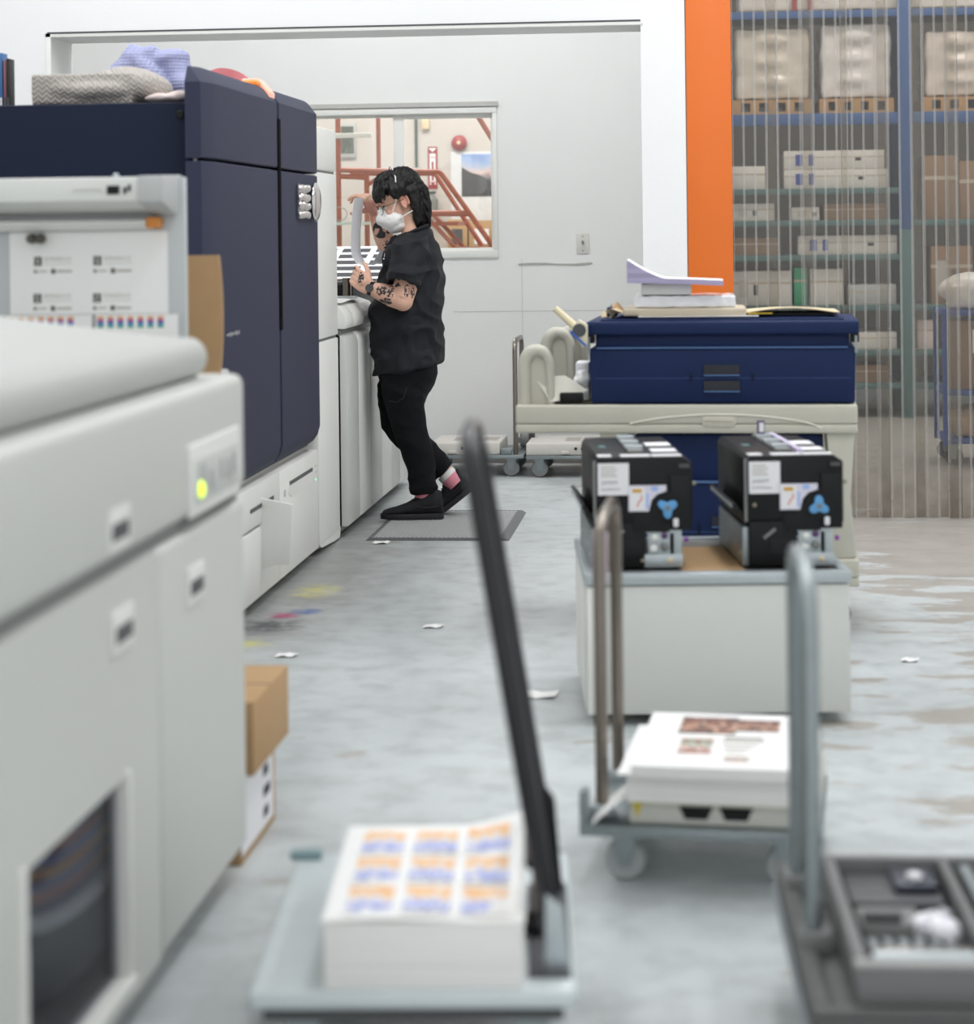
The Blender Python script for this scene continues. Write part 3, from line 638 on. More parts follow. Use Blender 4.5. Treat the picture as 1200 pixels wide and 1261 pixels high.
# striped sheet on the tray
stp = thing('striped_sheet', 'white press sheet printed with rows of dark bars on the sloping tray', 'paper', (-1.8, 10.3, 1.175))
an = math.atan2(0.155, 0.62)
o = MB().box(-0.32, 0.30, -0.31, 0.31, 0.0, 0.003).build('sheet', M_paper, stp); o.rotation_euler = (an, 0, 0); sheet_o = o
for j in range(5):
    for i in range(4):
        MB().box(-0.31+0.17*i, -0.17+0.17*i, -0.27+0.115*j, -0.20+0.115*j, 0.003, 0.0036).build('bar', mat('bar_grey', '#45454a', 0.7), o)
lp = MB().sheet(lambda u, v: (-1.72+0.17*u, 9.16+0.5*v, 1.0195+0.003*math.sin(u*5+v*6)), 5, 8, 0.0012)
tag(lp.build('loose_print', M_paper), 'loose white printout lying on the low white machine', 'paper')
lp = MB().box(-1.9, -1.57, 9.62, 9.72, 1.019, 1.03).build('grey_ruler', M_bracket); tag(lp, 'grey metal straightedge lying across the low white machine', 'ruler')

# ================================================================== FLOOR MAT
mt = thing('anti_fatigue_mat', 'grey diamond-textured rubber floor mat under the person', 'mat', (-1.127, 9.485, 0))
MB().prism([(-0.31, 0.0), (0.31, 0.0), (0.29, 0.012), (-0.29, 0.012)], 'y', -0.455, 0.455).build('base', mat('mat_edge', '#6f7072', 0.7), mt)
md = MB()
for j in range(44):
    for i in range(28):
        x = -0.272+0.0195*i+(0.00975 if j % 2 else 0); y = -0.435+0.0198*j
        md.add([(x-0.0085, y, 0.0122), (x, y-0.0085, 0.0122), (x+0.0085, y, 0.0122), (x, y+0.0085, 0.0122), (x, y, 0.0155)], [(0, 1, 4), (1, 2, 4), (2, 3, 4), (3, 0, 4)])
o = md.build('diamond_studs', mat('mat_stud', '#b5b5b4', 0.6), mt, smooth=0); o['kind'] = 'stuff'

# ================================================================== ORANGE COLUMN + STRIP CURTAIN
oc = thing('orange_column', 'bright orange steel door column between white pillar and strip curtain', 'column', (0.055, 9.80, 0))
MB().box(-0.10, 0.103, -0.09, -0.075, 0, 3.2).build('front_flange', M_orange, oc, 0.002)
MB().box(-0.008, 0.008, -0.075, 0.075, 0, 3.2).build('web', M_orange, oc)
MB().box(-0.10, 0.103, 0.075, 0.09, 0, 3.2).build('rear_flange', M_orange, oc, 0.002)
def strip_mats():
    out = []
    for nm, tint, dm, gl in (('curtain_film', (0.925, 0.91, 0.885), 0.07, 0.03), ('curtain_rib', (0.86, 0.85, 0.83), 0.20, 0.06)):
        m = glass(nm, tint, gl, 0.15, (0.3, 0.28, 0.25), dm); nt = m.node_tree; L = nt.links.new
        # brown dirt scuffed onto the strips close to the floor
        tc = nt.nodes.new('ShaderNodeTexCoord'); sp = nt.nodes.new('ShaderNodeSeparateXYZ'); L(tc.outputs['Object'], sp.inputs[0])
        n = nt.nodes.new('ShaderNodeTexNoise'); n.inputs['Scale'].default_value = 9; L(tc.outputs['Object'], n.inputs['Vector'])
        mr = nt.nodes.new('ShaderNodeMapRange'); mr.inputs[1].default_value = 0.0; mr.inputs[2].default_value = 0.38; mr.inputs[3].default_value = 0.62; mr.inputs[4].default_value = 0.0; L(sp.outputs['Z'], mr.inputs[0])
        mu = nt.nodes.new('ShaderNodeMath'); mu.operation = 'MULTIPLY'; L(mr.outputs[0], mu.inputs[0]); L(n.outputs['Fac'], mu.inputs[1])
        ad = nt.nodes.new('ShaderNodeMath'); ad.operation = 'ADD'; ad.use_clamp = True; L(mu.outputs[0], ad.inputs[0]); ad.inputs[1].default_value = dm
        mix = [q for q in nt.nodes if q.type == 'MIX_SHADER'][0]; L(ad.outputs[0], mix.inputs[0])
        d = [q for q in nt.nodes if q.type == 'BSDF_DIFFUSE'][0]
        cm = nt.nodes.new('ShaderNodeMix'); cm.data_type = 'RGBA'; L(mu.outputs[0], cm.inputs[0]); cm.inputs[6].default_value = (0.20, 0.185, 0.165, 1) if nm == 'curtain_film' else (0.48, 0.46, 0.43, 1); cm.inputs[7].default_value = lin('#7d6b56'); L(cm.outputs[2], d.inputs[0])
        out.append(m)
    return out
CM = strip_mats()
cu = thing('strip_curtain', 'clear ribbed plastic strip curtain hanging in the warehouse doorway', 'curtain', (0.16, 9.73, 0))
MB().box(0.0, 1.94, -0.012, 0.05, 2.70, 2.76).build('hanging_rail', M_galv, cu)
sw, pitch = 0.205, 0.158
k = 0; x = 0.0
rs = random.Random(3)
while x < 1.80:
    mb = MB(); yy = (0.0 if k % 2 == 0 else 0.014); bow = rs.uniform(0.002, 0.008); tw_ = rs.uniform(-0.006, 0.006)
    nseg = 4; rw = 0.0055
    edges = [0]
    pos = [0.004+sw*(i/nseg) for i in range(nseg+1)]
    pts = []
    prev = 0.0
    def yb(s): return yy+bow*math.sin(math.pi*s/sw)+tw_*s/sw
    segs = []
    for p in [sw*i/nseg for i in range(nseg+1)]:
        a = max(prev, p-rw); c = min(sw, p+rw)
        if a > prev+1e-5: segs.append((prev, a, 0))
        segs.append((a, c, 1)); prev = c
    for a, c, mi in segs:
        t = 0.0018 if mi == 0 else 0.0042
        mb.prism([(x+a, yb(a)-t/2), (x+c, yb(c)-t/2), (x+c, yb(c)+t/2), (x+a, yb(a)+t/2)], 'z', 0.004+0.003*rs.random(), 2.70, mi)
    mb.build('strip', CM, cu, smooth=0)
    x += pitch+rs.uniform(-0.022, 0.018); k += 1

# ================================================================== WAREHOUSE BEHIND THE CURTAIN
rk = thing('pallet_rack', 'tall pallet rack with blue and teal beams behind the strip curtain', 'rack', (1.1, 15.1, 0))
def Lr(o): o.location = (-1.1, -15.1, 0); return o
for (xx, z0, z1, m) in ((0.17, 0, 3.4, M_rackb), (1.43, 0, 1.30, M_teal), (2.66, 0, 3.4, M_rackb)):
    for yy in (14.9, 15.7): Lr(MB().box(xx-0.045, xx+0.045, yy-0.03, yy+0.03, z0, z1).build('upright', m, rk, 0.004))
for yy in (14.9, 15.7): Lr(MB().box(1.385, 1.475, yy-0.03, yy+0.03, 1.30, 3.4).build('upright', M_rackb, rk, 0.004))
beams = [(0.215, 1.385, 2.77, 2.82, M_rackb), (1.475, 2.61, 2.77, 2.82, M_rackb), (0.215, 1.385, 2.03, 2.11, M_rackb), (1.475, 2.61, 2.03, 2.11, M_rackb), (0.215, 1.385, 1.55, 1.59, M_teal), (0.215, 1.385, 1.33, 1.37, M_teal), (1.475, 2.61, 1.325, 1.365, M_teal),
         (0.215, 1.385, 1.09, 1.13, M_teal), (0.215, 1.385, 0.74, 0.78, M_teal), (1.475, 2.61, 0.74, 0.78, M_teal), (0.215, 1.385, 0.43, 0.47, M_teal), (1.475, 2.61, 0.43, 0.47, M_teal), (0.215, 1.385, 0.20, 0.24, M_teal), (1.475, 2.61, 0.2, 0.24, M_teal)]
for (a, c, z0, z1, m) in beams:
    Lr(MB().box(a, c, 14.88, 14.92, z0, z1).build('beam', m, rk, 0.003)); 
    Lr(MB().box(a, c, 14.92, 15.72, z1-0.02, z1).build('shelf_deck', M_mgrey, rk))
WB = [  # x0, x1, z0(on shelf), height, material, label, cat, print
 (0.24, 0.47, 1.59, 0.16, M_carton, 'white carton at the left end of the rack shelf below the blue beam', 0),
 (0.60, 1.31, 1.59, 0.13, M_carton, 'long white carton with blue print, lower one of the stacked pair', 2),
 (0.60, 1.29, 1.722, 0.13, M_carton, 'long white carton with blue print, upper one of the stacked pair', 2),
 (0.24, 0.53, 1.37, 0.12, M_carton, 'white carton on the rack beside the orange column, second shelf down', 1),
 (0.65, 0.84, 1.37, 0.09, M_carton, 'small white carton left of the long brown carton on the rack', 1),
 (0.87, 1.29, 1.37, 0.11, M_brown, 'long brown carton under the stacked white pair', 0),
 (0.25, 0.56, 1.13, 0.12, M_brown, 'brown carton on the third shelf beside the orange column', 0),
 (0.69, 1.37, 1.13, 0.13, M_carton, 'long greyish white carton with blue print on the third rack shelf', 2),
 (0.24, 0.64, 0.78, 0.24, M_carton, 'pale carton with dark label on the fourth rack shelf', 1),
 (0.66, 0.75, 0.78, 0.26, M_green, 'small green carton on the fourth rack shelf', 0),
 (0.77, 1.0, 0.78, 0.25, M_carton, 'white carton right of the green carton', 0),
 (1.03, 1.36, 0.78, 0.14, M_grey, 'flat grey carton near the teal rack upright', 0),
 (1.05, 1.36, 0.47, 0.12, M_carton, 'bright white carton low on the rack just right of the blue tote', 0),
 (1.02, 1.30, 0.24, 0.12, M_brown, 'brown carton on the lowest rack shelf', 0),
 (1.56, 1.79, 1.365, 0.44, M_brown, 'tall brown carton right of the blue rack upright', 0),
 (1.80, 2.05, 1.365, 0.40, M_brown, 'tall brown carton at the right frame edge on the rack', 0),
 (1.60, 1.88, 0.78, 0.40, M_brown, 'brown carton with white labels behind the blue trolley', 1),
 (1.50, 1.62, 0.47, 0.2, M_pale, 'pale wrapped parcel beside the teal rack upright', 0)]
for (x0, x1, z0, h, m, lab, pr) in WB:
    t = thing('carton', lab, 'box', ((x0+x1)/2, 15.2, z0+0.001), group='cartons on the pallet rack'); w = (x1-x0)/2
    MB().box(-w, w, -0.27, 0.25, 0, h).build('box_body', m, t, 0.004)
    MB().box(-w-0.0005, w+0.0005, -0.2715, -0.2695, h*0.62, h*0.68).build('tape', mat('carton_tape', '#b9ad9c', 0.4), t)
    if pr == 2:
        for dx, ww in ((-w+0.08, 0.05), (-w+0.17, 0.035)): MB().box(dx, dx+ww, -0.2725, -0.27, h*0.2, h*0.8).build('print_block', M_pblue, t)
        MB().box(w-0.2, w-0.16, -0.2725, -0.27, h*0.45, h*0.6).build('print_block', M_dink, t)
    if pr == 1:
        MB().box(-w+0.04, -w+0.10, -0.2725, -0.27, h*0.25, h*0.75).build('print_block', M_inkl, t); MB().box(-w+0.14, -w+0.17, -0.2725, -0.27, h*0.3, h*0.6).build('print_block', M_dgrey, t)
for (x0, x1, h, lab, m2) in ((0.25, 0.80, 0.5, 'stretch-wrapped cream pallet load beside the orange column', '#cfc6ba'), (0.85, 1.36, 0.52, 'silvery stretch-wrapped pallet load in the middle of the top shelf', '#d5d0cd'), (1.56, 2.1, 0.46, 'stretch-wrapped pallet load at the right end of the top shelf', '#cbc0b6')):
    w = (x1-x0)/2
    p = thing('wood_pallet', 'wooden pallet under the '+lab.replace('stretch-wrapped ', '').replace(' pallet load', ' load'), 'pallet', ((x0+x1)/2, 15.25, 2.111), group='pallets on the top rack shelf')
    MB().box(-w, w, -0.33, 0.33, 0.08, 0.10).build('top_deck', M_wood, p); MB().box(-w, w, -0.33, 0.33, 0, 0.018).build('bottom_deck', M_wood, p)
    for q in range(5): MB().box(-w+q*(2*w-0.06)/4, -w+0.06+q*(2*w-0.06)/4, -0.33, 0.33, 0.018, 0.08).build('block', M_wood, p)
    ld_ = MB()
    for q in range(3):
        hh = h*(0.28+0.03*q); ld_.ell((random.uniform(-.02, .02), 0, h*0.22+q*h*0.29), (w*1.02, 0.34, hh*0.7)); ld_.box(-w*0.94, w*0.94, -0.3, 0.3, q*h*0.33, q*h*0.33+h*0.31)
    o = finish_blob(ld_, 'wrapped_load', mat('wrap_'+m2[1:], m2, 0.22, var=0.12, scale=11, bump=1.0, bscale=26), None, 0.02, 3, lambda p_: 0.014*noise.noise(p_*9)); o.location = ((x0+x1)/2, 15.25, 2.222)
    tag(o, lab, 'pallet load', 'wrapped loads on the top rack shelf')
tl = thing('bulk_load', 'pale wrapped load with dark red tape high on the rack', 'pallet load', (1.05, 15.3, 2.835))
o = finish_blob(MB().box(-0.75, 0.95, -0.3, 0.3, 0, 0.5).ell((0, 0, 0.3), (0.8, 0.33, 0.3)), 'wrap', M_wrap, tl, 0.025, 3, lambda p_: 0.012*noise.noise(p_*8))
for dx in (-0.38, -0.27): MB().box(dx, dx+0.035, -0.335, -0.325, 0.0, 0.2).build('tape', M_red, tl)
# blue trolley
bt = thing('warehouse_trolley', 'blue steel shelf trolley behind the curtain at the right edge', 'cart', (1.75, 12.1, 0))
def Lq(o): o.location = (-1.75, -12.1, 0); return o
for xx in (1.345, 2.15):
    for yy in (11.9, 12.35): Lq(MB().box(xx-0.014, xx+0.014, yy-0.014, yy+0.014, 0.11, 0.86).build('post', M_cartb, bt))
for zz in (0.12, 0.385, 0.825): Lq(MB().box(1.34, 2.16, 11.89, 12.36, zz, zz+0.03).build('shelf', M_cartb, bt, 0.004))
for xx in (-0.36, 0.36):
    for yy in (-0.17, 0.22): caster(bt, xx, yy, 0.05, 0.121, 0.03, M_blackm)
q = MB(); q.box(-0.16, 0.22, -0.16, 0.16, 0.0, 0.12); q.ell((0.0, 0, 0.10), (0.22, 0.18, 0.09))
o = finish_blob(q, 'plastic_sack', mat('sack_white', '#d5cfca', 0.4), None, 0.012, 5, lambda p: 0.012*noise.noise(p*13)); o.location = (1.55, 12.1, 0.868); tag(o, 'white plastic sack on top of the blue trolley', 'bag')
t = thing('carton', 'brown carton on the upper shelf of the blue trolley', 'box', (1.56, 12.1, 0.417)); MB().box(-0.18, 0.2, -0.16, 0.16, 0, 0.38).build('box_body', M_brown, t, 0.004); MB().box(-0.06, 0.04, -0.163, -0.159, 0.20, 0.33).build('label_sheet', M_label, t)
q = MB(); q.box(-0.15, 0.2, -0.15, 0.15, 0, 0.1); q.ell((0, 0, 0.08), (0.2, 0.17, 0.09))
o = finish_blob(q, 'cloth_sack', mat('sack_tan', '#a8927c', 0.9), None, 0.012, 5, lambda p: 0.01*noise.noise(p*14)); o.location = (1.55, 12.1, 0.155); tag(o, 'tan cloth sack on the bottom shelf of the blue trolley', 'bag')

# ================================================================== ROOM BEHIND THE WINDOW
YW = 15.598
t = thing('wall_picture', 'framed green plant picture on the far wall left of the orange post', 'picture', (-2.58, YW, 2.01))
MB().box(-0.055, 0.065, -0.02, 0, -0.13, 0.13).build('frame', M_grey, t, 0.003); MB().box(-0.045, 0.05, -0.024, -0.02, -0.1, 0.1).build('print', M_plant, t)
t = thing('fire_bell', 'round red fire alarm bell on the far wall above the poster', 'bell', (-1.745, YW, 1.975))
MB().lathe([(0.012, -0.055), (0.035, -0.05), (0.055, -0.03), (0.058, -0.012), (0.02, 0)], (0, 0, 0), 'y').build('gong', M_red, t)
MB().lathe([(0.002, -0.062), (0.014, -0.058), (0.014, -0.05)], (0, 0, 0), 'y', 12).build('hub', M_kraftl, t)
t = thing('extinguisher_sign', 'tall white sign with red border and downward arrow', 'sign', (-1.945, YW, 1.64))
MB().box(-0.035, 0.035, -0.004, 0, 0, 0.31).build('plate', M_red, t); MB().box(-0.022, 0.022, -0.006, -0.004, 0.03, 0.26).build('panel', M_label, t)
MB().prism([(-0.03, 0.30), (0.03, 0.30), (0.0, 0.272)], 'y', -0.007, -0.004).build('arrow', M_label, t); MB().box(-0.008, 0.008, -0.008, -0.006, 0.06, 0.2).build('lettering', M_red, t); text('lettering', 'FIRE', 0.02, M_red, t, (-0.019, -0.0065, 0.225), (math.pi/2, 0, 0))
MB().prism([(-0.02, 0.05), (0.02, 0.05), (0.0, 0.02)], 'y', -0.008, -0.006).build('arrow', M_red, t)
t = thing('fire_extinguisher', 'grey fire extinguisher hanging under the red bordered sign', 'extinguisher', (-1.945, YW-0.075, 1.44))
MB().lathe([(0.02, 0), (0.045, 0.01), (0.045, 0.12), (0.02, 0.15), (0.012, 0.16)], (0, 0, 0)).build('cylinder', M_mgrey, t); MB().box(-0.03, 0.03, -0.012, 0.012, 0.16, 0.18).build('lever', M_dgrey, t); MB().box(-0.01, 0.01, 0.03, 0.075, 0.06, 0.1).build('bracket', M_dgrey, t)
t = thing('wall_poster', 'large white poster with mountain landscape photograph', 'poster', (-1.62, YW, 1.25))
MB().box(-0.19, 0.24, -0.006, 0, 0, 0.66).build('backing', mat('poster_white', '#d9dce0', 0.6), t)
o = MB().box(-0.14, 0.14, -0.155, 0.155, 0, 0.003).build('landscape_print', M_mount, t); o.location = (0.03, -0.006, 0.485); o.rotation_euler = (math.pi/2, 0, 0)
pk = MB().prism([(-0.14, -0.155), (0.14, -0.155), (0.14, -0.03), (0.08, -0.05), (0.0, 0.0), (-0.07, 0.02), (-0.14, 0.06)], 'z', 0.003, 0.0036).build('mountain', mat('mountain_grey', '#55575a', 0.8, var=0.3, scale=40), o)
for (a, bq, lab, h) in ((-1.80, -1.655, 'open brown carton with dark picture left under the poster', 0.21), (-1.645, -1.45, 'brown carton with white label right under the poster', 0.20)):
    t = thing('carton', lab, 'box', ((a+bq)/2, 15.40, 1.20)); w = (bq-a)/2
    MB().box(-w, w, -0.15, 0.15, 0, h).build('box_body', M_kraft, t, 0.003); MB().box(-w*0.6, w*0.5, -0.153, -0.149, 0.03, 0.14).build('label_sheet', M_dgrey if w < 0.08 else M_label, t)
t = thing('wall_shelf', 'low shelf carrying cartons under the mountain poster', 'shelf', (-1.62, 15.42, 1.16)); MB().box(-0.3, 0.35, -0.17, 0.178, 0, 0.039).build('board', M_kraft, t)
for sx in (-0.2, 0.2): MB().prism([(0.178, -0.12), (0.178, 0), (-0.10, 0)], 'x', sx-0.01, sx+0.01).build('bracket', M_grey, t)
t = thing('wall_conduit', 'thin dark green pipe running down the far wall', 'pipe', (-2.065, YW-0.012, 1.80)); MB().cyl((0, 0, 0), (0, 0, 2.2), 0.010).build('pipe', mat('pipe_green', '#4a5a50', 0.5), t); MB().box(-0.22, 0.03, -0.004, 0.012, -0.02, -0.008).build('ledge', M_grey, t)
t = thing('junction_box', 'small cream junction box near the top of the window', 'box', (-1.995, YW, 2.08)); MB().box(-0.025, 0.03, -0.03, 0, 0, 0.085).build('cover', M_kraftl, t, 0.004); MB().ell((0, -0.03, 0.042), (0.005, 0.003, 0.005), 8, 6).build('screw', M_galv, t)
ldr = thing('rolling_ladder', 'orange tubular rolling stair ladder behind the window', 'ladder', (-1.8, 13.3, 0))
def Ll(o): o.location = (1.8, -13.3, 0); return o
def rail(nm, *pts, r=0.017): Ll(MB().tube([(p[0], p[2] if len(p) > 2 else 13.3, p[1]) for p in pts], r).build(nm, M_rail, ldr))
rail('post', (-2.26, 0.0), (-2.26, 3.0)); rail('post', (-2.07, 0.0, 13.75), (-2.07, 3.0, 13.75), r=0.015); rail('post', (-2.08, 0.0), (-2.08, 1.70))
rail('handrail', (-2.26, 1.72), (-1.62, 1.70), (-1.60, 1.68), (-1.0, 0.82)); rail('handrail', (-2.26, 1.71, 13.75), (-1.70, 1.70, 13.75), (-1.0, 0.60, 13.75))
rail('crossbar', (-2.26, 1.68), (-2.08, 1.67)); rail('crossbar', (-1.74, 1.44), (-1.44, 1.435), r=0.02); rail('stringer', (-1.72, 1.44), (-1.05, 0.70), r=0.014); rail('stringer', (-1.72, 1.44, 13.75), (-1.05, 0.70, 13.75), r=0.014)
rail('upper_rail', (-1.42, 2.13), (-1.10, 1.60)); rail('upper_rail', (-1.36, 2.13, 13.75), (-1.05, 1.6, 13.75)); rail('brace', (-1.06, 0.0), (-1.06, 1.6)); rail('brace', (-1.06, 0.0, 13.75), (-1.06, 1.6, 13.75))
for i in range(5): Ll(MB().box(-1.68+0.14*i, -1.50+0.14*i, 13.3, 13.75, 1.36-0.16*i, 1.385-0.16*i).build('tread', M_rail, ldr))
rail('strut', (-2.08, 1.62), (-1.95, 1.70), r=0.014); rail('upper_rail', (-1.42, 2.13), (-1.42, 3.0)); rail('upper_rail', (-1.36, 2.13, 13.75), (-1.36, 3.0, 13.75))
t = thing('fluorescent_tube', 'white lamp tube lying across the upper orange ladder post', 'lamp', (-2.26, 13.26, 1.935)); MB().box(-0.2, 0.22, -0.02, 0.02, -0.015, 0.015).build('tube', M_white2, t, 0.006); MB().box(-0.015, 0.015, 0.018, 0.03, -0.02, 0.02).build('clip', M_galv, t)
t = thing('glass_shelf', 'pale glass shelf with wire loop behind the raised arm', 'shelf', (-2.26, 13.2, 1.37)); MB().box(-0.1, 0.26, -0.08, 0.08, 0, 0.02).build('board', mat('pale_glass', '#cfdcd2', 0.2), t); MB().tube([(0.02+0.05*math.cos(a/8*math.pi*2), 0, 0.07+0.045*math.sin(a/8*math.pi*2)) for a in range(9)], 0.003, 6).build('wire_loop', M_galv, t)

# light switch
t = thing('light_switch', 'beige light switch plate on the white back wall', 'switch', (-0.652, YB, 1.245))
MB().box(-0.036, 0.036, -0.007, 0, -0.058, 0.058).build('plate', mat('switch_plate', '#d6d3cd', 0.5), t, 0.003); MB().box(-0.006, 0.006, -0.016, -0.005, -0.004, 0.016).build('toggle', M_mgrey, t)
for zz in (-0.04, 0.04): MB().ell((0, -0.007, zz), (0.004, 0.002, 0.004), 8, 6).build('screw', M_mgrey, t)

# ================================================================== DOLLIES BY THE BACK WALL
def dolly(label, x0, x1, y0, handle):
    t = thing('platform_dolly', label, 'cart', ((x0+x1)/2, y0+0.3, 0), group='dollies by the back wall'); w = (x1-x0)/2
    MB().box(-w, w, -0.3, 0.25, 0.10, 0.118).build('deck', M_galv, t, 0.003)
    for sx in (-w+0.07, w-0.07):
        for sy in (-0.25, 0.2): caster(t, sx, sy, 0.045, 0.10, 0.028, M_tyre)
    if handle:
        hx = w-0.045
        MB().tube([(hx, -0.26, 0.118), (hx, -0.26, 0.68), (hx, -0.24, 0.715), (hx, -0.20, 0.73), (hx, 0.12, 0.73), (hx, 0.16, 0.715), (hx, 0.18, 0.68), (hx, 0.18, 0.118)], 0.0135).build('handle', M_chrome, t)
        MB().box(hx-0.08, hx-0.02, -0.28, -0.22, 0.118, 0.15).build('handle_socket', M_galv, t, 0.004)
    return t
dolly('steel platform dolly with tube handle against the back wall', -1.50, -0.945, 11.37, True)
dolly('steel platform dolly without handle left of the cream utility cart', -0.93, -0.35, 11.33, False)
def plate(label, x0, x1, y0):
    t = thing('cover_panel', label, 'panel', ((x0+x1)/2, y0, 0.119), group='cream cover panels on the dollies'); w = (x1-x0)/2
    MB().box(-w, w, 0, 0.48, 0, 0.062).build('shell', mat('cover_cream', '#d8d3cc', 0.55, var=0.03), t, 0.006)
    for i in range(2): MB().box(-0.02+i*0.16-0.06, 0.06+i*0.16-0.06, 0.15, 0.33, 0.0615, 0.0635).build('inset', mat('inset_grey', '#b3aca6', 0.7), t)
    for dx in (-0.014, 0.022): MB().lathe([(0.008, -0.003), (0.008, 0.002)], (dx, 0, 0.035), 'y', 12).build('hole', M_black, t)
    for dx in (-0.07, 0.06): MB().box(dx-0.02, dx+0.02, -0.018, 0.004, 0.008, 0.022).build('hook', mat('cover_cream', '#d8d3cc'), t, 0.003)
plate('cream plastic cover panel on the handled dolly', -1.45, -1.075, 11.39)
plate('cream plastic cover panel on the dolly beside the utility cart', -0.93, -0.37, 11.35)
q = MB(); q.lathe([(0.02, -0.02), (0.05, -0.02), (0.055, 0), (0.05, 0.02), (0.02, 0.02)], (0, 0, 0.055), 'x', 18); q.box(-0.05, 0.05, -0.02, 0.02, 0.03, 0.06)
t = thing('spare_caster', 'loose grey caster wheel lying between the two dollies', 'wheel', (-0.962, 11.72, 0.119)); q.build('wheel', M_mgrey, t); MB().box(0.02, 0.05, -0.03, 0.03, 0.05, 0.10).build('fork', M_dgrey, t)

# ================================================================== CREAM UTILITY CART
uc = thing('utility_cart', 'cream plastic two-shelf utility cart with arched handles carrying the blue tote', 'cart', (-0.04, 7.24, 0), math.radians(-2))
def shelf(z0, z1, nm, xl=-0.555):
    m = MB(); w, dp = 0.555, 0.29
    m.box(xl, w, -dp, dp, z0, z0+0.03); 
    for a in ((xl, w, -dp, -dp+0.025), (xl, w, dp-0.025, dp), (xl, xl+0.025, -dp+0.025, dp-0.025), (w-0.025, w, -dp+0.025, dp-0.025)): m.box(a[0], a[1], a[2], a[3], z0+0.03, z1)
    return m.build(nm, M_cream, uc, 0.008, 3)
shelf(0.655, 0.748, 'top_shelf'); shelf(0.16, 0.25, 'bottom_shelf', -0.29)
# moulded swoosh and badge on the front rim
sw_ = [(-0.18+0.62*i/20, -0.292, 0.672+0.045*math.sin(math.pi*min(1, (i/20)*0.95+0.05))**0.6) for i in range(21)]
MB().tube(sw_, 0.003, 6).build('rim_swoosh', mat('cream_light', '#dfdccf', 0.5), uc)
MB().prism([(0.055, 0.684), (0.065, 0.676), (0.155, 0.676), (0.165, 0.684), (0.165, 0.704), (0.155, 0.712), (0.065, 0.712), (0.055, 0.704)], 'y', -0.294, -0.288).build('rim_badge', mat('badge_cream', '#c6c2b3', 0.55), uc, 0.002)
scribble('badge_relief', mat('badge_text', '#aaa698', 0.6), uc, (0.066, -0.2945, 0.694), (0.088, 0, 0), (0, 0, 0.010), 18, 0.0012, 9)
for sx in (-0.235, 0.5):
    for sy in (-0.25, 0.25): MB().prism([(sx-0.045, 0.25), (sx+0.045, 0.25), (sx+0.03, 0.45), (sx+0.045, 0.66), (sx-0.045, 0.66), (sx-0.03, 0.45)], 'y', sy-0.025, sy+0.025).build('corner_post', M_cream, uc, 0.006)
for sx in (-0.2, 0.47):
    for sy in (-0.2, 0.2): caster(uc, sx, sy, 0.06, 0.16, 0.03, M_blackm)
def arch(yc, hgt, xs):
    pr = [(xs, 0.748)]+[(xs+0.005, 0.86)]+[(xs+0.05+0.048*math.cos(math.radians(a)), 0.86+(hgt-0.86)*math.sin(math.radians(a))) for a in range(170, 5, -15)]+[(xs+0.105, 0.86), (xs+0.105, 0.748)]
    inn = [(xs+0.035, 0.748), (xs+0.037, 0.85)]+[(xs+0.066+0.028*math.cos(math.radians(a)), 0.85+(hgt-0.895)*math.sin(math.radians(a))) for a in range(160, 10, -20)]+[(xs+0.10, 0.748)]
    m = MB()
    tube = [(p[0], yc, p[1]) for p in pr]
    ep = [(xs+0.061+0.043*math.cos(math.radians(q)), yc, hgt-0.075+0.055*math.sin(math.radians(q))) for q in range(180, -1, -15)]
    m.tube([(xs+0.018, yc, 0.73), (xs+0.018, yc, 0.82)]+ep+[(xs+0.105, yc, 0.82), (xs+0.105, yc, 0.73)], [0.022]*8+[0.02]*3+[0.017]*4+[0.014]*2, 12)
    m.prism([(xs+0.02, 0.735), (xs+0.02, hgt-0.07), (xs+0.045, hgt-0.03), (xs+0.075, hgt-0.03), (xs+0.10, hgt-0.07), (xs+0.105, 0.735)], 'y', yc+0.0, yc+0.012)
    return m.build('arched_handle', M_cream, uc, 0)
arch(-0.24, 0.945, -0.548); arch(0.14, 0.985, -0.515); arch(0.26, 0.985, -0.478)
MB().box(-0.54, -0.37, -0.2, 0.25, 0.748, 0.752).build('handle_tray', mat('tray_dark', '#55524e', 0.8), uc)

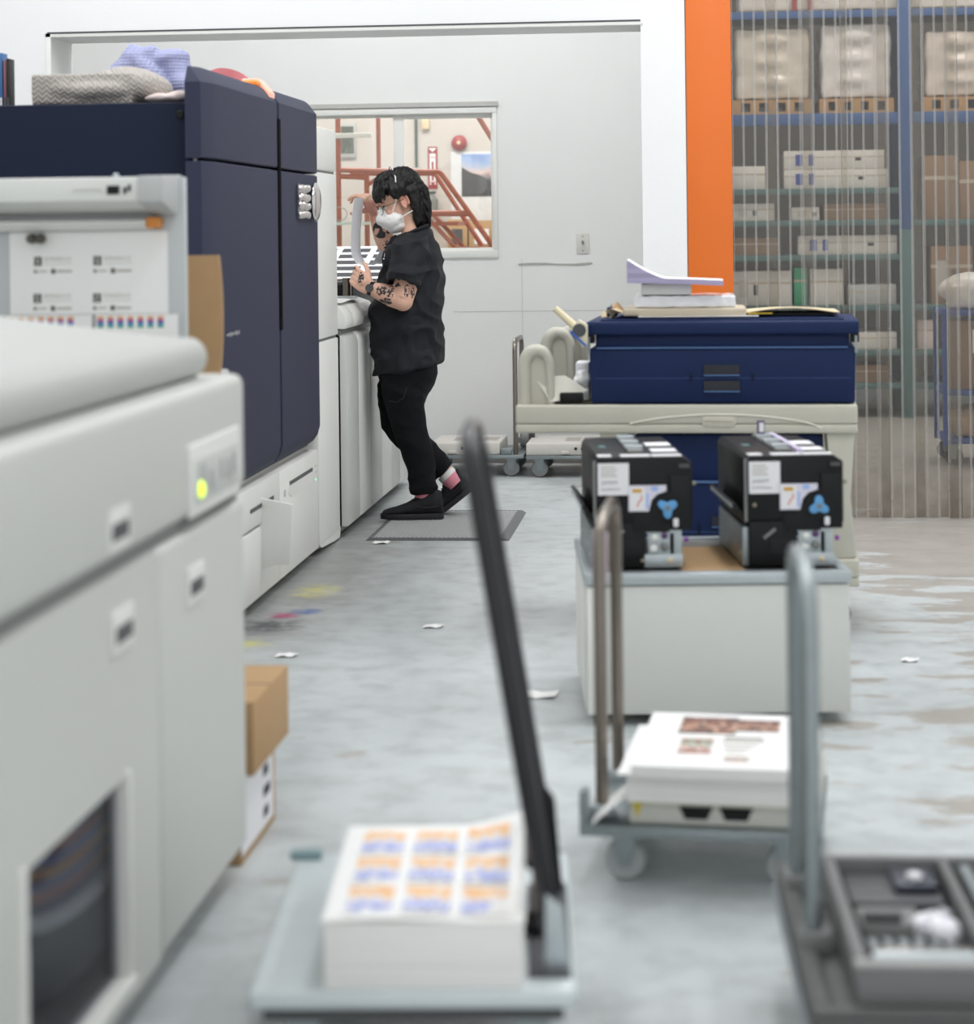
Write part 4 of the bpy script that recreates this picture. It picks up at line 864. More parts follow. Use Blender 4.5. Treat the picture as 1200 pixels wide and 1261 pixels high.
def tote(label, loc, w, dp, h, rz, full):
    t = thing('storage_tote', label, 'tote', loc, rz)
    m = MB(); z1 = h if not full else h-0.05
    m.loft([[(-w+0.009, -dp+0.012, 0), (w-0.009, -dp+0.012, 0), (w-0.009, dp-0.012, 0), (-w+0.009, dp-0.012, 0)], [(-w+0.004, -dp+0.005, h*0.66), (w-0.004, -dp+0.005, h*0.66), (w-0.004, dp-0.005, h*0.66), (-w+0.004, dp-0.005, h*0.66)]])
    bo = m.build('body', M_tote, t, 0.008, 3)
    MB().box(-w+0.025, w-0.025, -dp+0.015, dp-0.015, h*0.65, z1).build('neck', M_tote, t, 0.004)
    MB().box(-w+0.03, w-0.03, -dp-0.001, -dp+0.02, h*0.655, h*0.672).build('rim_line', mat('tote_highlight', '#4d6a98', 0.5), t)
    for sx in (-1, 1):
        MB().box(sx*(w-0.008)-0.014, sx*(w-0.008)+0.014, -dp+0.0, -dp+0.04, h*0.72, h*0.88).build('latch', M_black, t, 0.003)
        MB().box(sx*(w-0.004)-0.004, sx*(w-0.004)+0.004, -dp-0.004, -dp+0.01, h*0.60, h*0.80).build('latch_tab', M_galv, t)
    for zz in (0.345, 0.155):
        s = MB().box(-0.058, 0.058, -dp-0.004+0.006, -dp+0.022, h*zz, h*zz+0.032).build('hand_slot', mat('slot_dark', '#2b2d33', 0.8), t)
        MB().box(-0.058, 0.058, -dp-0.003, -dp+0.02, h*zz-0.004, h*zz).build('slot_lip', MATS['tote_highlight'], s)
    for dx in (-0.10, 0.10): MB().box(dx-0.004, dx+0.004, -dp+0.004, -dp+0.014, h*0.27, h*0.36).build('rib', M_navy, t)
    MB().box(-w+0.02, w-0.02, -dp+0.0085, -dp+0.016, h*0.30, h*0.305).build('mould_line', mat('tote_line', '#3a5180', 0.5), t)
    if full:
        l = MB(); l.box(-w-0.004, w+0.006, -dp-0.012, dp+0.01, h-0.05, h-0.006)
        lo = l.build('lid', M_tote, t, 0.008, 3)
        MB().box(-w+0.04, w-0.04, -dp+0.03, dp-0.03, h-0.007, h).build('lid_panel', M_tote, lo, 0.005)
        MB().box(-w+0.09, w-0.09, -dp+0.1, dp-0.1, h-0.001, h+0.004).build('lid_panel', M_tote, lo, 0.003)
    return t
tote('dark blue lidded storage tote on the top shelf with papers on it', (0.080, 7.225, 0.7485), 0.437, 0.255, 0.277, math.radians(-2), True)
tote('dark blue storage tote on the lower shelf behind the black units', (0.10, 7.23, 0.191), 0.33, 0.25, 0.455, math.radians(-2), False)
ZL = 1.0305
# papers on the lid
def flat(nm, lab, x0, x1, y0, y1, z0, z1, m, cat='paper', group=None, bevel=0.0015):
    return tag(MB().box(x0, x1, y0, y1, z0, z1).build(nm, m, None, bevel), lab, cat, group)
flat('loose_sheet', 'white sheet sticking out from under the kraft ream on the tote lid', -0.20, 0.195, 7.03, 7.30, ZL, ZL+0.003, M_paper)
kr = thing('kraft_ream', 'kraft paper wrapped ream with torn end on the tote lid', 'paper', (-0.06, 7.18, ZL+0.003))
MB().box(-0.19, 0.215, -0.14, 0.14, 0, 0.026).build('wrapped_block', mat('ream_wrap', '#cdbfa8', 0.6, var=0.06, bump=0.4, bscale=60), kr, 0.007, 3)
tn = MB().sheet(lambda u, v: (-0.19-0.06*u*(1-0.3*math.sin(v*9)), -0.13+0.2*v, 0.012+0.02*math.sin(u*3+v*5)*u+0.006*math.sin(v*23)), 6, 10, 0.001).build('torn_wrap', M_kraftl, kr)
pt = MB().sheet(lambda u, v: (-0.235+0.05*u, -0.10+0.02*v, 0.018+0.03*v*(1-abs(2*u-1))), 4, 4, 0.001).build('torn_flap', M_kraft, kr)
tag(MB().box(-0.307, -0.272, 7.10, 7.2, ZL, ZL+0.03).build('blue_box_corner', M_tote, None, 0.004), 'small navy box behind the torn end of the kraft ream', 'box')
q = MB(); q.box(-0.215, 0.12, 7.06, 7.31, 0, 0.038)
o = finish_blob(q, 'wrapped_ream', mat('clear_wrap', '#eeeef0', 0.12, var=0.03, bump=0.8, bscale=40), None, 0.006, 2, lambda p: 0.003*noise.noise(p*30)); o.location = (0, 0, ZL+0.031); tag(o, 'white ream in crinkled clear plastic on the kraft ream', 'paper')
flat('paper_stack', 'small neat stack of white paper on the plastic-wrapped ream', -0.19, -0.025, 7.06, 7.26, ZL+0.073, ZL+0.109, M_pedge)
def fan(u, v, w): 
    x = -0.235+0.315*u; base = 0.112-0.0*u; bend = 0.012*max(0, (u-0.45))**1.2*-1.3
    th = 0.017+0.060*max(0, 0.42-u)**1.4/0.3
    lift = 0.012*max(0, 0.35-u)
    return (x, 7.02+0.24*v, ZL+base-0.002+bend+lift+th*w)
m = MB(); nu = 18
rings = []
for i in range(nu+1):
    u = i/nu; rings.append([fan(u, 0, 0), fan(u, 1, 0), fan(u, 1, 1), fan(u, 0, 1)])
m.loft(rings)
o = m.build('fanned_ream', [M_ledge, M_paper], None, 0, smooth=30)
for p in o.data.polygons:
    if p.normal.z > 0.6 and p.center.z > ZL+0.115: p.material_index = 1
    if p.normal.x > 0.8: p.material_index = 1
tag(o, 'lavender-edged ream fanned open on top of the paper stack', 'paper')
fd = thing('kraft_folder', 'buff manila folder lying half open at the right of the lid', 'folder', (0.30, 7.2, ZL+0.004))
MB().box(-0.13, 0.15, -0.14, 0.14, 0, 0.004).build('contents', M_black, fd)
MB().sheet(lambda u, v: (-0.15+0.31*u, -0.15+0.3*v, 0.008+0.016*math.sin(math.pi*min(1, u*1.05))*(1-0.5*v)), 14, 4, 0.002).build('cover', M_kraftl, fd)
MB().box(-0.14, -0.06, -0.155, -0.13, 0.004, 0.007).build('yellow_tab', mat('tab_yellow', '#d9b83a', 0.6), fd)
# tape gun
tg = thing('tape_gun', 'packing tape gun with cream handle hanging at the tote corner', 'tape gun', (-0.40, 6.93, 1.0))
MB().tube([(-0.068, 0, 0.066), (-0.045, 0, 0.045), (-0.005, 0, 0.008)], [0.0115, 0.012, 0.0135], 12).build('handle', mat('handle_cream', '#e3d7b4', 0.5), tg)
MB().prism([(-0.012, 0.005), (0.01, 0.03), (0.038, 0.012), (0.038, -0.05), (0.022, -0.062), (0.0, -0.03)], 'y', -0.022, 0.022).build('frame', mat('gun_cream', '#d8cfb5', 0.5), tg, 0.003)
MB().prism([(-0.02, -0.012), (0.03, -0.058), (0.034, -0.052), (-0.014, -0.006)], 'y', -0.026, 0.026).build('blade_guard', mat('gun_blue', '#3d63b5', 0.4), tg)
MB().lathe([(0.012, -0.024), (0.022, -0.024), (0.022, 0.024), (0.012, 0.024)], (0.012, 0, -0.005), 'y').build('tape_roll', M_dgrey, tg)
# envelope and clutter in the handle tray
en = MB().sheet(lambda u, v: (-0.545+0.10*u+0.055*(1-v)+0.02*u*(1-v), 7.0+0.03*u+0.02*v, 0.756+0.078*v+0.006*u+0.03*(u*u)*(1-v)), 5, 5, 0.001)
o = en.build('envelope', mat('envelope_paper', '#dcd9cd', 0.7)); tag(o, 'creased off-white envelope propped in the cart handle tray', 'envelope')
q = MB(); q.ell((-0.40, 7.15, 0.79), (0.035, 0.05, 0.03)); q.ell((-0.39, 7.1, 0.82), (0.03, 0.04, 0.035)); q.box(-0.43, -0.37, 7.08, 7.18, 0.753, 0.80)
tag(finish_blob(q, 'crumpled_paper', M_paper, None, 0.005, 1, lambda p: 0.009*noise.noise(p*40)), 'crumpled white paper between cart handle and blue tote', 'paper')
tag(MB().box(-0.46, -0.385, 7.0, 7.05, 0.753, 0.785).build('dark_box', M_black, None, 0.004), 'small black box under the envelope in the handle tray', 'box')
tag(MB().box(-0.42, -0.375, 7.22, 7.36, 0.753, 0.87).build('white_carton', M_label, None, 0.004), 'narrow white carton standing behind the crumpled paper', 'box')

# ================================================================== LOW WHITE CABINET + PRINTER MODULES
CZ = math.radians(5.5)
lc = thing('low_cabinet', 'low white cabinet with grey rim carrying two black printer units', 'cabinet', (-0.307, 5.65, 0), CZ)
MB().box(0.0, 0.70, 0.012, 0.66, 0.03, 0.375).build('body', M_white, lc, 0.008)
MB().box(0.032, 0.70, 0.0, 0.012, 0.032, 0.372).build('front_panel', mat('cabinet_face', '#d3d4cf', 0.5, var=0.02), lc, 0.003)
MB().box(0.0, 0.028, 0.0, 0.012, 0.032, 0.372).build('corner_post', M_white2, lc, 0.003)
for k in range(2): MB().box(-0.004, 0.0, 0.03+0.31*k, 0.33+0.31*k, 0.04, 0.37).build('side_panel', M_white2, lc, 0.002)
r = MB()
for a in ((-0.006, 0.706, -0.006, 0.03), (-0.006, 0.706, 0.64, 0.668), (-0.006, 0.03, 0.03, 0.64), (0.676, 0.706, 0.03, 0.64)): r.box(*a, 0.376, 0.408)
r.build('top_rim', M_bracket, lc, 0.004)
MB().box(0.03, 0.676, 0.03, 0.64, 0.376, 0.398).build('top_pad', mat('pad_grey', '#777573', 0.7, var=0.15, scale=20), lc)
for sx in (0.08, 0.62):
    for sy in (0.1, 0.56): MB().lathe([(0.02, 0), (0.02, 0.03)], (sx, sy, 0)).build('foot', M_blackm, lc)
CW = lambda x, y, z: (Matrix.Translation((-0.307, 5.65, 0)) @ Matrix.Rotation(CZ, 4, 'Z') @ Vector((x, y, z)))
for (x0, x1, y0, y1, lab) in ((0.26, 0.43, 0.04, 0.50, 'brown kraft sheet on the cabinet between the two black units'), (0.035, 0.10, 0.2, 0.62, 'brown kraft sheet at the left rim of the low cabinet')):
    o = MB().box(x0, x1, y0, y1, 0.3985, 0.4015).build('kraft_sheet', M_kraft); o.location = (-0.307, 5.65, 0); o.rotation_euler = (0, 0, CZ); tag(o, lab, 'paper')
def module(label, loc, rz, extra):
    t = thing('printer_unit', label, 'printer part', loc, rz, 'black printer units on the low cabinet')
    m = MB(); m.prism([(0.0, 0.115), (0.0, 0.285), (0.01, 0.298), (0.235, 0.298), (0.262, 0.28), (0.262, 0.115)], 'y', 0.0, 0.56); m.box(0.005, 0.135, 0.0, 0.5, 0.0, 0.13)
    bo = m.build('body', M_black, t, 0.004)
    MB().box(0.20, 0.258, -0.006, 0.01, 0.10, 0.25).build('face_plate', M_black, t, 0.003); MB().box(0.10, 0.20, -0.005, 0.0, 0.095, 0.21).build('face_plate', M_blackm, t, 0.003)
    MB().box(0.06, 0.13, -0.004, 0.0, 0.03, 0.075).build('face_plate', M_blackm, t, 0.003)
    # labels
    l1 = MB().box(0.006, 0.090, -0.003, 0.0, 0.196, 0.282).build('paper_label', M_label, t)
    for i in range(4): MB().box(0.014, 0.058-0.006*(i % 2), -0.0036, -0.003, 0.246+0.008*i, 0.249+0.008*i).build('print_line', M_inkl, l1)
    scribble('handwriting', M_dink, l1, (0.016, -0.0035, 0.229), (0.043, 0, 0.003), (0, 0, 0.010), 13, 0.0009, 2 if extra else 5); scribble('handwriting', M_dink, l1, (0.014, -0.0035, 0.212), (0.052, 0, 0), (0, 0, 0.007), 16, 0.0007, 3 if extra else 7)
    l2 = MB().prism([(0.088, 0.152), (0.088, 0.222), (0.190, 0.222), (0.190, 0.206), (0.165, 0.198), (0.150, 0.182), (0.142, 0.152)], 'y', -0.0085, -0.0055).build('warning_label', mat('warn_label', '#d9d6e2', 0.6), t)
    MB().box(0.092, 0.132, -0.0092, -0.0085, 0.156, 0.218).build('label_panel', M_label, l2); MB().box(0.098, 0.124, -0.0098, -0.0092, 0.203, 0.213).build('label_mark', mat('mark_gold', '#d0a040', 0.6), l2)
    MB().tube([(0.11, -0.0095, 0.165), (0.116, -0.0095, 0.178), (0.124, -0.0095, 0.186), (0.122, -0.0095, 0.196)], 0.0018, 6).build('label_mark', mat('mark_red', '#d8776a', 0.6), l2)
    MB().box(0.136, 0.142, -0.0092, -0.0085, 0.16, 0.2).build('label_mark', mat('mark_blue', '#9ab4e6', 0.6), l2); MB().box(0.15, 0.168, -0.0092, -0.0085, 0.207, 0.219).build('label_mark', MATS['mark_blue'], l2)
    # blue three-lobed knob
    MB().lathe([(0.037, -0.008), (0.037, 0.0)], (0.192, -0.0, 0.162), 'y', 24).build('knob_seat', M_black, t)
    pr = []
    for a in range(0, 360, 6):
        rr = 0.0215+0.0072*math.cos(math.radians(3*(a+(0 if not extra else 60)-30))); pr.append((0.192+rr*math.cos(math.radians(a)), 0.162+rr*math.sin(math.radians(a))))
    kn = MB().prism(pr, 'y', -0.022, -0.008).build('knob', M_blue, t, 0.002); MB().lathe([(0.007, -0.025), (0.007, -0.02)], (0.192, 0, 0.162), 'y', 12).build('knob_hub', M_mgrey, kn)
    # zinc bracket lower right
    bk = MB(); bk.box(0.135, 0.225, 0.0, 0.006, 0.09, 0.13); bk.box(0.14, 0.20, 0.004, 0.01, 0.03, 0.10); bk.box(0.13, 0.235, -0.004, 0.004, 0.0, 0.035); bk.box(0.14, 0.235, 0.0, 0.5, 0.0, 0.005); bk.box(0.21, 0.232, 0.004, 0.3, 0.03, 0.12)
    bo2 = bk.build('bracket', M_bracket, t, 0.002)
    for (sx, sz, c, rr) in ((0.20, 0.018, M_kraftl, 0.008), (0.155, 0.05, M_white2, 0.011), (0.158, 0.08, M_white2, 0.010), (0.185, 0.085, mat('purple_dot', '#5a3a6a', 0.5), 0.009), (0.185, 0.055, M_mgrey, 0.012), (0.215, 0.11, M_mgrey, 0.006)):
        MB().ell((sx, -0.003, sz), (rr, 0.006, rr), 10, 8).build('fitting', c, bo2)
    MB().ell((0.245, 0.01, 0.072), (0.007, 0.007, 0.007), 10, 8).build('fitting', mat('violet_dot', '#8a3aa0', 0.5), bo2)
    for (sx, sz) in ((0.02, 0.165), (0.125, 0.018), (0.245, 0.105), (0.266, 0.225)): MB().ell((sx, -0.002, sz), (0.006, 0.004, 0.006), 8, 6).build('screw', mat('screw_brass', '#8f8b78', 0.4, 0.6), t)
    MB().box(0.208, 0.222, -0.012, -0.004, 0.11, 0.132).build('white_clip', M_label, t, 0.002)
    MB().box(0.226, 0.254, -0.006, -0.002, 0.268, 0.278).build('face_plate', M_dgrey, t)
    o = MB().box(-0.02, 0.02, -0.003, 0.0, -0.004, 0.004).build('metal_bar', M_mgrey, t); o.location = (0.06, -0.001, 0.088); o.rotation_euler = (0, math.radians(-38), 0)
    # left side: strip, flap, lower chassis
    MB().box(-0.006, 0.002, 0.002, 0.012, 0.12, 0.288).build('edge_strip', M_mgrey, t)
    fl = MB().prism([(-0.038, 0.162), (-0.031, 0.170), (0.004, 0.125), (-0.004, 0.112)], 'y', 0.01, 0.48).build('side_flap', M_black, t, 0.002)
    for k in range(7): MB().box(-0.040, -0.032, 0.03+0.06*k, 0.065+0.06*k, 0.156, 0.164).build('flap_contact', M_bracket, fl)
    sp_ = MB().box(-0.012, 0.006, 0.012, 0.46, 0.0, 0.105).build('side_chassis', M_galv, t, 0.002)
    for k in range(5): MB().ell((-0.012, 0.05+0.08*k, 0.03+0.02*(k % 3)), (0.003, 0.007, 0.006), 8, 6).build('rivet', M_bracket, sp_)
    # top: labels and grey carrier bar
    for (a, c, y0, y1) in ((0.008, 0.045, 0.01, 0.055), (0.07, 0.150, 0.008, 0.05), (0.155, 0.235, 0.008, 0.05), (0.165, 0.235, 0.12, 0.2), (0.165, 0.235, 0.28, 0.37)): MB().box(a, c, y0, y1, 0.2975, 0.300).build('top_label', M_label, t)
    MB().box(0.098, 0.140, 0.10, 0.54, 0.297, 0.305).build('carrier_bar', M_mgrey, t, 0.002)
    for yy in (0.16, 0.3, 0.44): MB().box(0.095, 0.145, yy, yy+0.05, 0.303, 0.312).build('bar_clip', M_bracket, t, 0.002)
    MB().box(0.03, 0.05, 0.25, 0.31, 0.2975, 0.2995).build('teal_mark', M_teal, t)
    if extra:
        MB().box(0.148, 0.162, 0.06, 0.54, 0.298, 0.309).build('lilac_strip', mat('lilac', '#cfc4dd', 0.5), t)
        c = MB().box(0.105, 0.125, 0.46, 0.48, 0.305, 0.35).build('cable_tag', mat('tag_violet', '#4a3a66', 0.5), t); MB().box(0.108, 0.122, 0.458, 0.46, 0.318, 0.345).build('tag_face', M_label, c)
    return t
p = CW(0.032, 0.085, 0.4085); module('black printer unit behind the steel cart handle, left of the pair', (p.x, p.y, 0.4085), math.radians(7), False)
p = CW(0.44, 0.085, 0.4085); module('black printer unit with lilac strip on top, right of the pair', (p.x, p.y, 0.4085), math.radians(7.5), True)

# ================================================================== MIDDLE CART
mc = thing('platform_cart', 'small steel platform cart with chrome handle carrying paper, middle of the aisle', 'cart', (-0.238, 4.26, 0), math.radians(-4.5))
MB().box(0.0, 0.47, 0.0, 0.47, 0.105, 0.128).build('deck', M_galv, mc, 0.005)
for sx in (0.07, 0.395):
    for sy in (0.08, 0.40): caster(mc, sx, sy, 0.042, 0.105, 0.026, mat('tyre_light', '#b0b4b4', 0.6))
hx = 0.022
MB().tube([(hx, 0.09, 0.12), (hx, 0.09, 0.66), (hx, 0.105, 0.70), (hx, 0.15, 0.725), (hx, 0.32, 0.735), (hx, 0.36, 0.715), (hx, 0.375, 0.68), (hx, 0.375, 0.12)], 0.0135, 14).build('handle', M_chrome, mc)
for sy in (0.09, 0.375): MB().box(hx-0.024, hx+0.024, sy-0.024, sy+0.024, 0.118, 0.15).build('handle_socket', M_bracket, mc, 0.004)
MB().box(-0.016, -0.0, 0.02, 0.06, 0.10, 0.19).build('side_bracket', M_galv, mc, 0.002)
MB().tube([(hx, 0.10, 0.60), (hx, 0.10, 0.66), (hx, 0.11, 0.70)], 0.0165, 12).build('grip_tape', mat('tape_pinkish', '#cdb9c4', 0.6, var=0.25, scale=40), mc)
def MC(o): o.location = (-0.238, 4.26, 0); o.rotation_euler = (0, 0, math.radians(-4.5)); return o
tr = thing('plastic_tray', 'shallow cream plastic tray with dark cut-outs on the middle cart', 'tray', (-0.238, 4.26, 0), math.radians(-4.5))
MB().box(0.085, 0.465, 0.02, 0.45, 0.129, 0.182).build('shell', mat('tray_cream', '#d6d5cc', 0.55), tr, 0.006)
for dx in (0.185, 0.265): MB().prism([(dx, 0.168), (dx+0.068, 0.168), (dx+0.056, 0.142), (dx+0.012, 0.142)], 'y', 0.0185, 0.03).build('cutout', M_blackm, tr)
MB().box(0.085, 0.465, 0.0185, 0.03, 0.172, 0.182).build('yellow_strip', mat('strip_yellow', '#d8d092', 0.6), tr); MB().prism([(0.092, 0.172), (0.112, 0.172), (0.102, 0.142)], 'y', 0.0165, 0.0195).build('yellow_tag', mat('tag_yellow', '#dcc84a', 0.6), tr)
st = thing('paper_stack', 'thick stack of white sheets with portrait photo print on the middle cart', 'paper', (-0.238, 4.26, 0.183), math.radians(-4.5))
MB().box(0.085, 0.46, -0.02, 0.40, 0.0, 0.055).build('lower_ream', M_pedge, st, 0.002)
MB().sheet(lambda u, v: (0.068+0.03*u*0+0.06*u, -0.03+0.42*v, 0.058+0.002*u), 2, 2, 0.003).build('offset_sheets', M_paper, st)
MB().box(0.098, 0.45, -0.045, 0.42, 0.055, 0.078).build('upper_ream', M_pedge, st, 0.002)
sh_ = MB().box(0.096, 0.452, -0.047, 0.422, 0.078, 0.0795).build('top_sheet', M_paper, st)
def pr_(nm, x0, x1, y0, y1, m):
    o = MB().box(-(x1-x0)/2, (x1-x0)/2, -(y1-y0)/2, (y1-y0)/2, 0, 0.0005).build(nm, m, sh_); o.location = ((x0+x1)/2, (y0+y1)/2, 0.0796)
pr_('photo_print', 0.165, 0.285, 0.235, 0.385, M_photo); pr_('photo_print', 0.285, 0.375, 0.265, 0.37, M_photo); pr_('photo_print', 0.178, 0.245, 0.065, 0.19, M_photo2); pr_('photo_print', 0.275, 0.325, 0.01, 0.045, M_photo2)
for k in range(4): pr_('text_line', 0.26+0.005*k, 0.35-0.012*k, 0.17-0.03*k, 0.182-0.03*k, M_inkl)
pr_('text_line', 0.265, 0.345, 0.195, 0.21, M_ink)
o = MB().sheet(lambda u, v: (0.015+0.07*v, 0.0+0.12*u, 0.131+0.06*v), 3, 4, 0.004).build('folded_paper', M_paper); MC(o); tag(o, 'folded white paper leaning between cart handle and tray', 'paper')

# ================================================================== FLATBED CART (front centre)
FR = math.radians(4.6)
fc = thing('flatbed_cart', 'pale flatbed cart with leaning black handle at the front centre', 'cart', (-0.676, 3.092, 0), FR)
MB().box(0.0, 0.487, 0.0, 0.70, 0.172, 0.2).build('deck', mat('deck_pale', '#d0d8da', 0.4, var=0.08, scale=10), fc, 0.008, 3)
MB().box(0.02, 0.467, 0.02, 0.68, 0.150, 0.172).build('underframe', M_dgrey, fc)
for sx in (0.075, 0.42):
    for sy in (0.07, 0.62): caster(fc, sx, sy, 0.055, 0.150, 0.03, mat('tyre_pale', '#a9ada8', 0.6))
H0 = [(0.462, 0.09, 0.195), (0.437, 0.09, 0.35), (0.345, 0.09, 0.93), (0.338, 0.105, 0.965), (0.334, 0.14, 0.99), (0.333, 0.18, 0.998), (0.333, 0.37, 0.998), (0.334, 0.41, 0.99), (0.338, 0.445, 0.965), (0.345, 0.46, 0.93), (0.437, 0.46, 0.35), (0.462, 0.46, 0.195)]
MB().tube(H0, 0.0155, 14).build('handle', mat('black_tube', '#17161a', 0.3, var=0.2), fc)
MB().tube([(0.42, 0.09, 0.36), (0.42, 0.46, 0.36)], 0.009).build('crossbar', M_black, fc)
hb = MB().prism([(0.428, 0.2), (0.474, 0.2), (0.462, 0.36), (0.432, 0.40)], 'y', 0.45, 0.475).build('hinge_plate', M_black, fc, 0.003)
MB().prism([(0.440, 0.2), (0.480, 0.2), (0.468, 0.30), (0.442, 0.32)], 'y', 0.07, 0.076).build('hinge_plate', M_bracket, fc, 0.002)
MB().lathe([(0.012, 0.0), (0.035, 0.005), (0.038, 0.02), (0.02, 0.035)], (0.437, 0.26, 0.2), 'z').build('lock_pedal', M_black, fc)
MB().tube([(0.43, 0.26, 0.22), (0.428, 0.28, 0.34)], 0.007).build('lock_rod', M_chrome, fc)
MB().box(0.415, 0.48, 0.05, 0.5, 0.199, 0.206).build('hinge_base', M_dgrey, fc, 0.002)
for sy in (0.67,): MB().box(-0.01, 0.045, 0.66, 0.69, 0.2, 0.212).build('corner_tape', mat('tape_teal', '#7d979c', 0.5), fc)
ps = thing('printed_stack', 'tall stack of flyer sheets with nine orange and blue prints on the flatbed', 'paper', (-0.676, 3.092, 0.2005), FR)
MB().box(0.112, 0.409, 0.008, 0.505, 0.0, 0.100).build('paper_block', M_pedge, ps, 0.002)
def top(u, v): return (0.110+0.301*u, 0.006+0.501*v, 0.102+0.004*math.sin(u*5)*(1-v)+0.045*max(0, u-0.55)**2*v**3*3)
ts = MB().sheet(top, 14, 14, 0.0016).build('top_sheet', M_paper, ps)
for j in range(3):
    for i in range(3):
        u0, v0 = 0.10+0.29*i, 0.07+0.31*j
        MB().sheet(lambda u, v: tuple(Vector(top(u0+0.235*u, v0+0.255*v))+Vector((0, 0, 0.0008))), 5, 5, 0.0004).build('flyer_print', M_print9, ts)
        MB().box(0.110+0.301*(u0-0.01), 0.110+0.301*(u0+0.245), 0.006+0.501*(v0-0.028), 0.006+0.501*(v0-0.018), top(u0, v0)[2]+0.0006, top(u0, v0)[2]+0.0012).build('text_line', M_inkl, ts)

# ================================================================== GREY CART (front right)
gc = thing('resin_cart', 'dark grey resin platform cart with galvanised handle at the right front', 'cart', (0.149, 3.06, 0), math.radians(2))
m = MB(); m.box(0, 0.62, 0, 0.72, 0.13, 0.19)
for a in ((0, 0.62, 0, 0.03), (0, 0.62, 0.69, 0.72), (0, 0.03, 0.03, 0.69), (0.59, 0.62, 0.03, 0.69)): m.box(*a, 0.19, 0.205)
m.build('deck', mat('resin_grey', '#5d5e5d', 0.6, var=0.06), gc, 0.008, 3)
MB().box(-0.008, 0.0, 0.0, 0.72, 0.15, 0.17).build('side_bumper', mat('bumper', '#8b9296', 0.5), gc, 0.003)
for sx in (0.08, 0.54):
    for sy in (0.08, 0.64): caster(gc, sx, sy, 0.05, 0.13, 0.03, M_rubber)
hx = 0.028
MB().tube([(hx, 0.30, 0.16), (hx, 0.30, 0.69), (hx, 0.315, 0.735), (hx, 0.35, 0.76), (hx, 0.39, 0.77), (hx, 0.50, 0.782), (hx, 0.55, 0.775), (hx, 0.58, 0.75), (hx, 0.59, 0.71), (hx, 0.59, 0.16)], 0.0145, 14).build('handle', M_galv, gc)
for sy in (0.30, 0.59): MB().box(hx-0.022, hx+0.03, sy-0.03, sy+0.03, 0.19, 0.225).build('handle_socket', M_mgrey, gc, 0.005)
ck = thing('parts_tray', 'open dark grey tray full of metal printer parts on the right cart', 'tray', (0.149, 3.06, 0.206), math.radians(2))
m = MB(); m.box(0.065, 0.60, 0.02, 0.56, 0, 0.008)
for a in ((0.065, 0.60, 0.02, 0.04), (0.065, 0.60, 0.54, 0.56), (0.065, 0.085, 0.04, 0.54), (0.58, 0.60, 0.04, 0.54), (0.255, 0.27, 0.04, 0.54), (0.35, 0.365, 0.04, 0.54)): m.box(*a, 0.008, 0.058)
m.build('tray_body', mat('tray_grey', '#737373', 0.55, var=0.05), ck, 0.004)
MB().box(0.062, 0.603, 0.016, 0.043, 0.052, 0.060).build('front_rim', mat('rim_grey', '#9a9a98', 0.5), ck, 0.003)
def GC(nm, lab, cat, fn):
    t = thing(nm, lab, cat, (0.149, 3.06, 0.206), math.radians(2), 'parts in the grey tray'); fn(t)
def f1(t):
    MB().box(0.092, 0.248, 0.06, 0.20, 0.009, 0.03).build('housing', M_black, t, 0.004); MB().cyl((0.095, 0.075, 0.045), (0.245, 0.075, 0.045), 0.014).build('roller', M_bracket, t); MB().box(0.095, 0.245, 0.11, 0.125, 0.03, 0.05).build('rail', M_chrome, t, 0.003)
    for k in range(6): MB().box(0.10+0.023*k, 0.112+0.023*k, 0.15, 0.19, 0.028, 0.040).build('contact', M_galv, t)
def f2(t):
    MB().box(0.095, 0.19, 0.24, 0.33, 0.009, 0.045).build('housing', M_mgrey, t, 0.006); MB().box(0.10, 0.16, 0.245, 0.26, 0.045, 0.06).build('grip', M_dgrey, t, 0.004)
def f3(t):
    o = finish_blob(MB().ell((0.215, 0.22, 0.044), (0.03, 0.04, 0.022)).ell((0.205, 0.255, 0.036), (0.034, 0.03, 0.024)), 'bag_body', mat('bag_clear', '#eceaf0', 0.2, bump=0.8, bscale=60), t, 0.005, 2, lambda p: 0.006*noise.noise(p*45)); MB().tube([(0.215, 0.22, 0.062), (0.222, 0.225, 0.072)], [0.005, 0.010], 8).build('bag_knot', MATS['bag_clear'], t)
def f4(t):
    MB().box(0.095, 0.245, 0.38, 0.53, 0.009, 0.035).build('plate', M_dgrey, t, 0.004); MB().box(0.17, 0.24, 0.42, 0.52, 0.035, 0.05).build('cartridge', mat('cart_navy', '#2c3140', 0.4), t, 0.004); MB().ell((0.205, 0.45, 0.055), (0.014, 0.014, 0.008)).build('cap', M_label, t)
def bar(x0, x1):
    def f(t):
        MB().box(x0, x1, 0.06, 0.52, 0.009, 0.036).build('housing', M_black, t, 0.005); MB().cyl((x0+0.02, 0.07, 0.045), (x0+0.02, 0.51, 0.045), 0.012).build('roller', M_galv, t)
        for k in range(5): MB().ell(((x0+x1)/2+0.01, 0.1+0.09*k, 0.04), (0.012, 0.016, 0.010), 8, 6).build('gear', M_label if k % 2 else M_mgrey, t)
    return f
GC('roller_unit', 'black roller unit with bright metal bar at the near end of the tray', 'printer part', f1); GC('metal_block', 'mid grey block with dark grip in the tray', 'printer part', f2); GC('parts_bag', 'crumpled clear plastic bag among the tray parts', 'bag', f3); GC('ink_cartridge', 'dark navy cartridge with white cap at the back of the tray', 'printer part', f4)
GC('drive_bar', 'long black drive bar with gears in the middle tray slot', 'printer part', bar(0.275, 0.345)); GC('drive_bar', 'long black drive bar with gears in the right-hand tray slot', 'printer part', bar(0.37, 0.45))
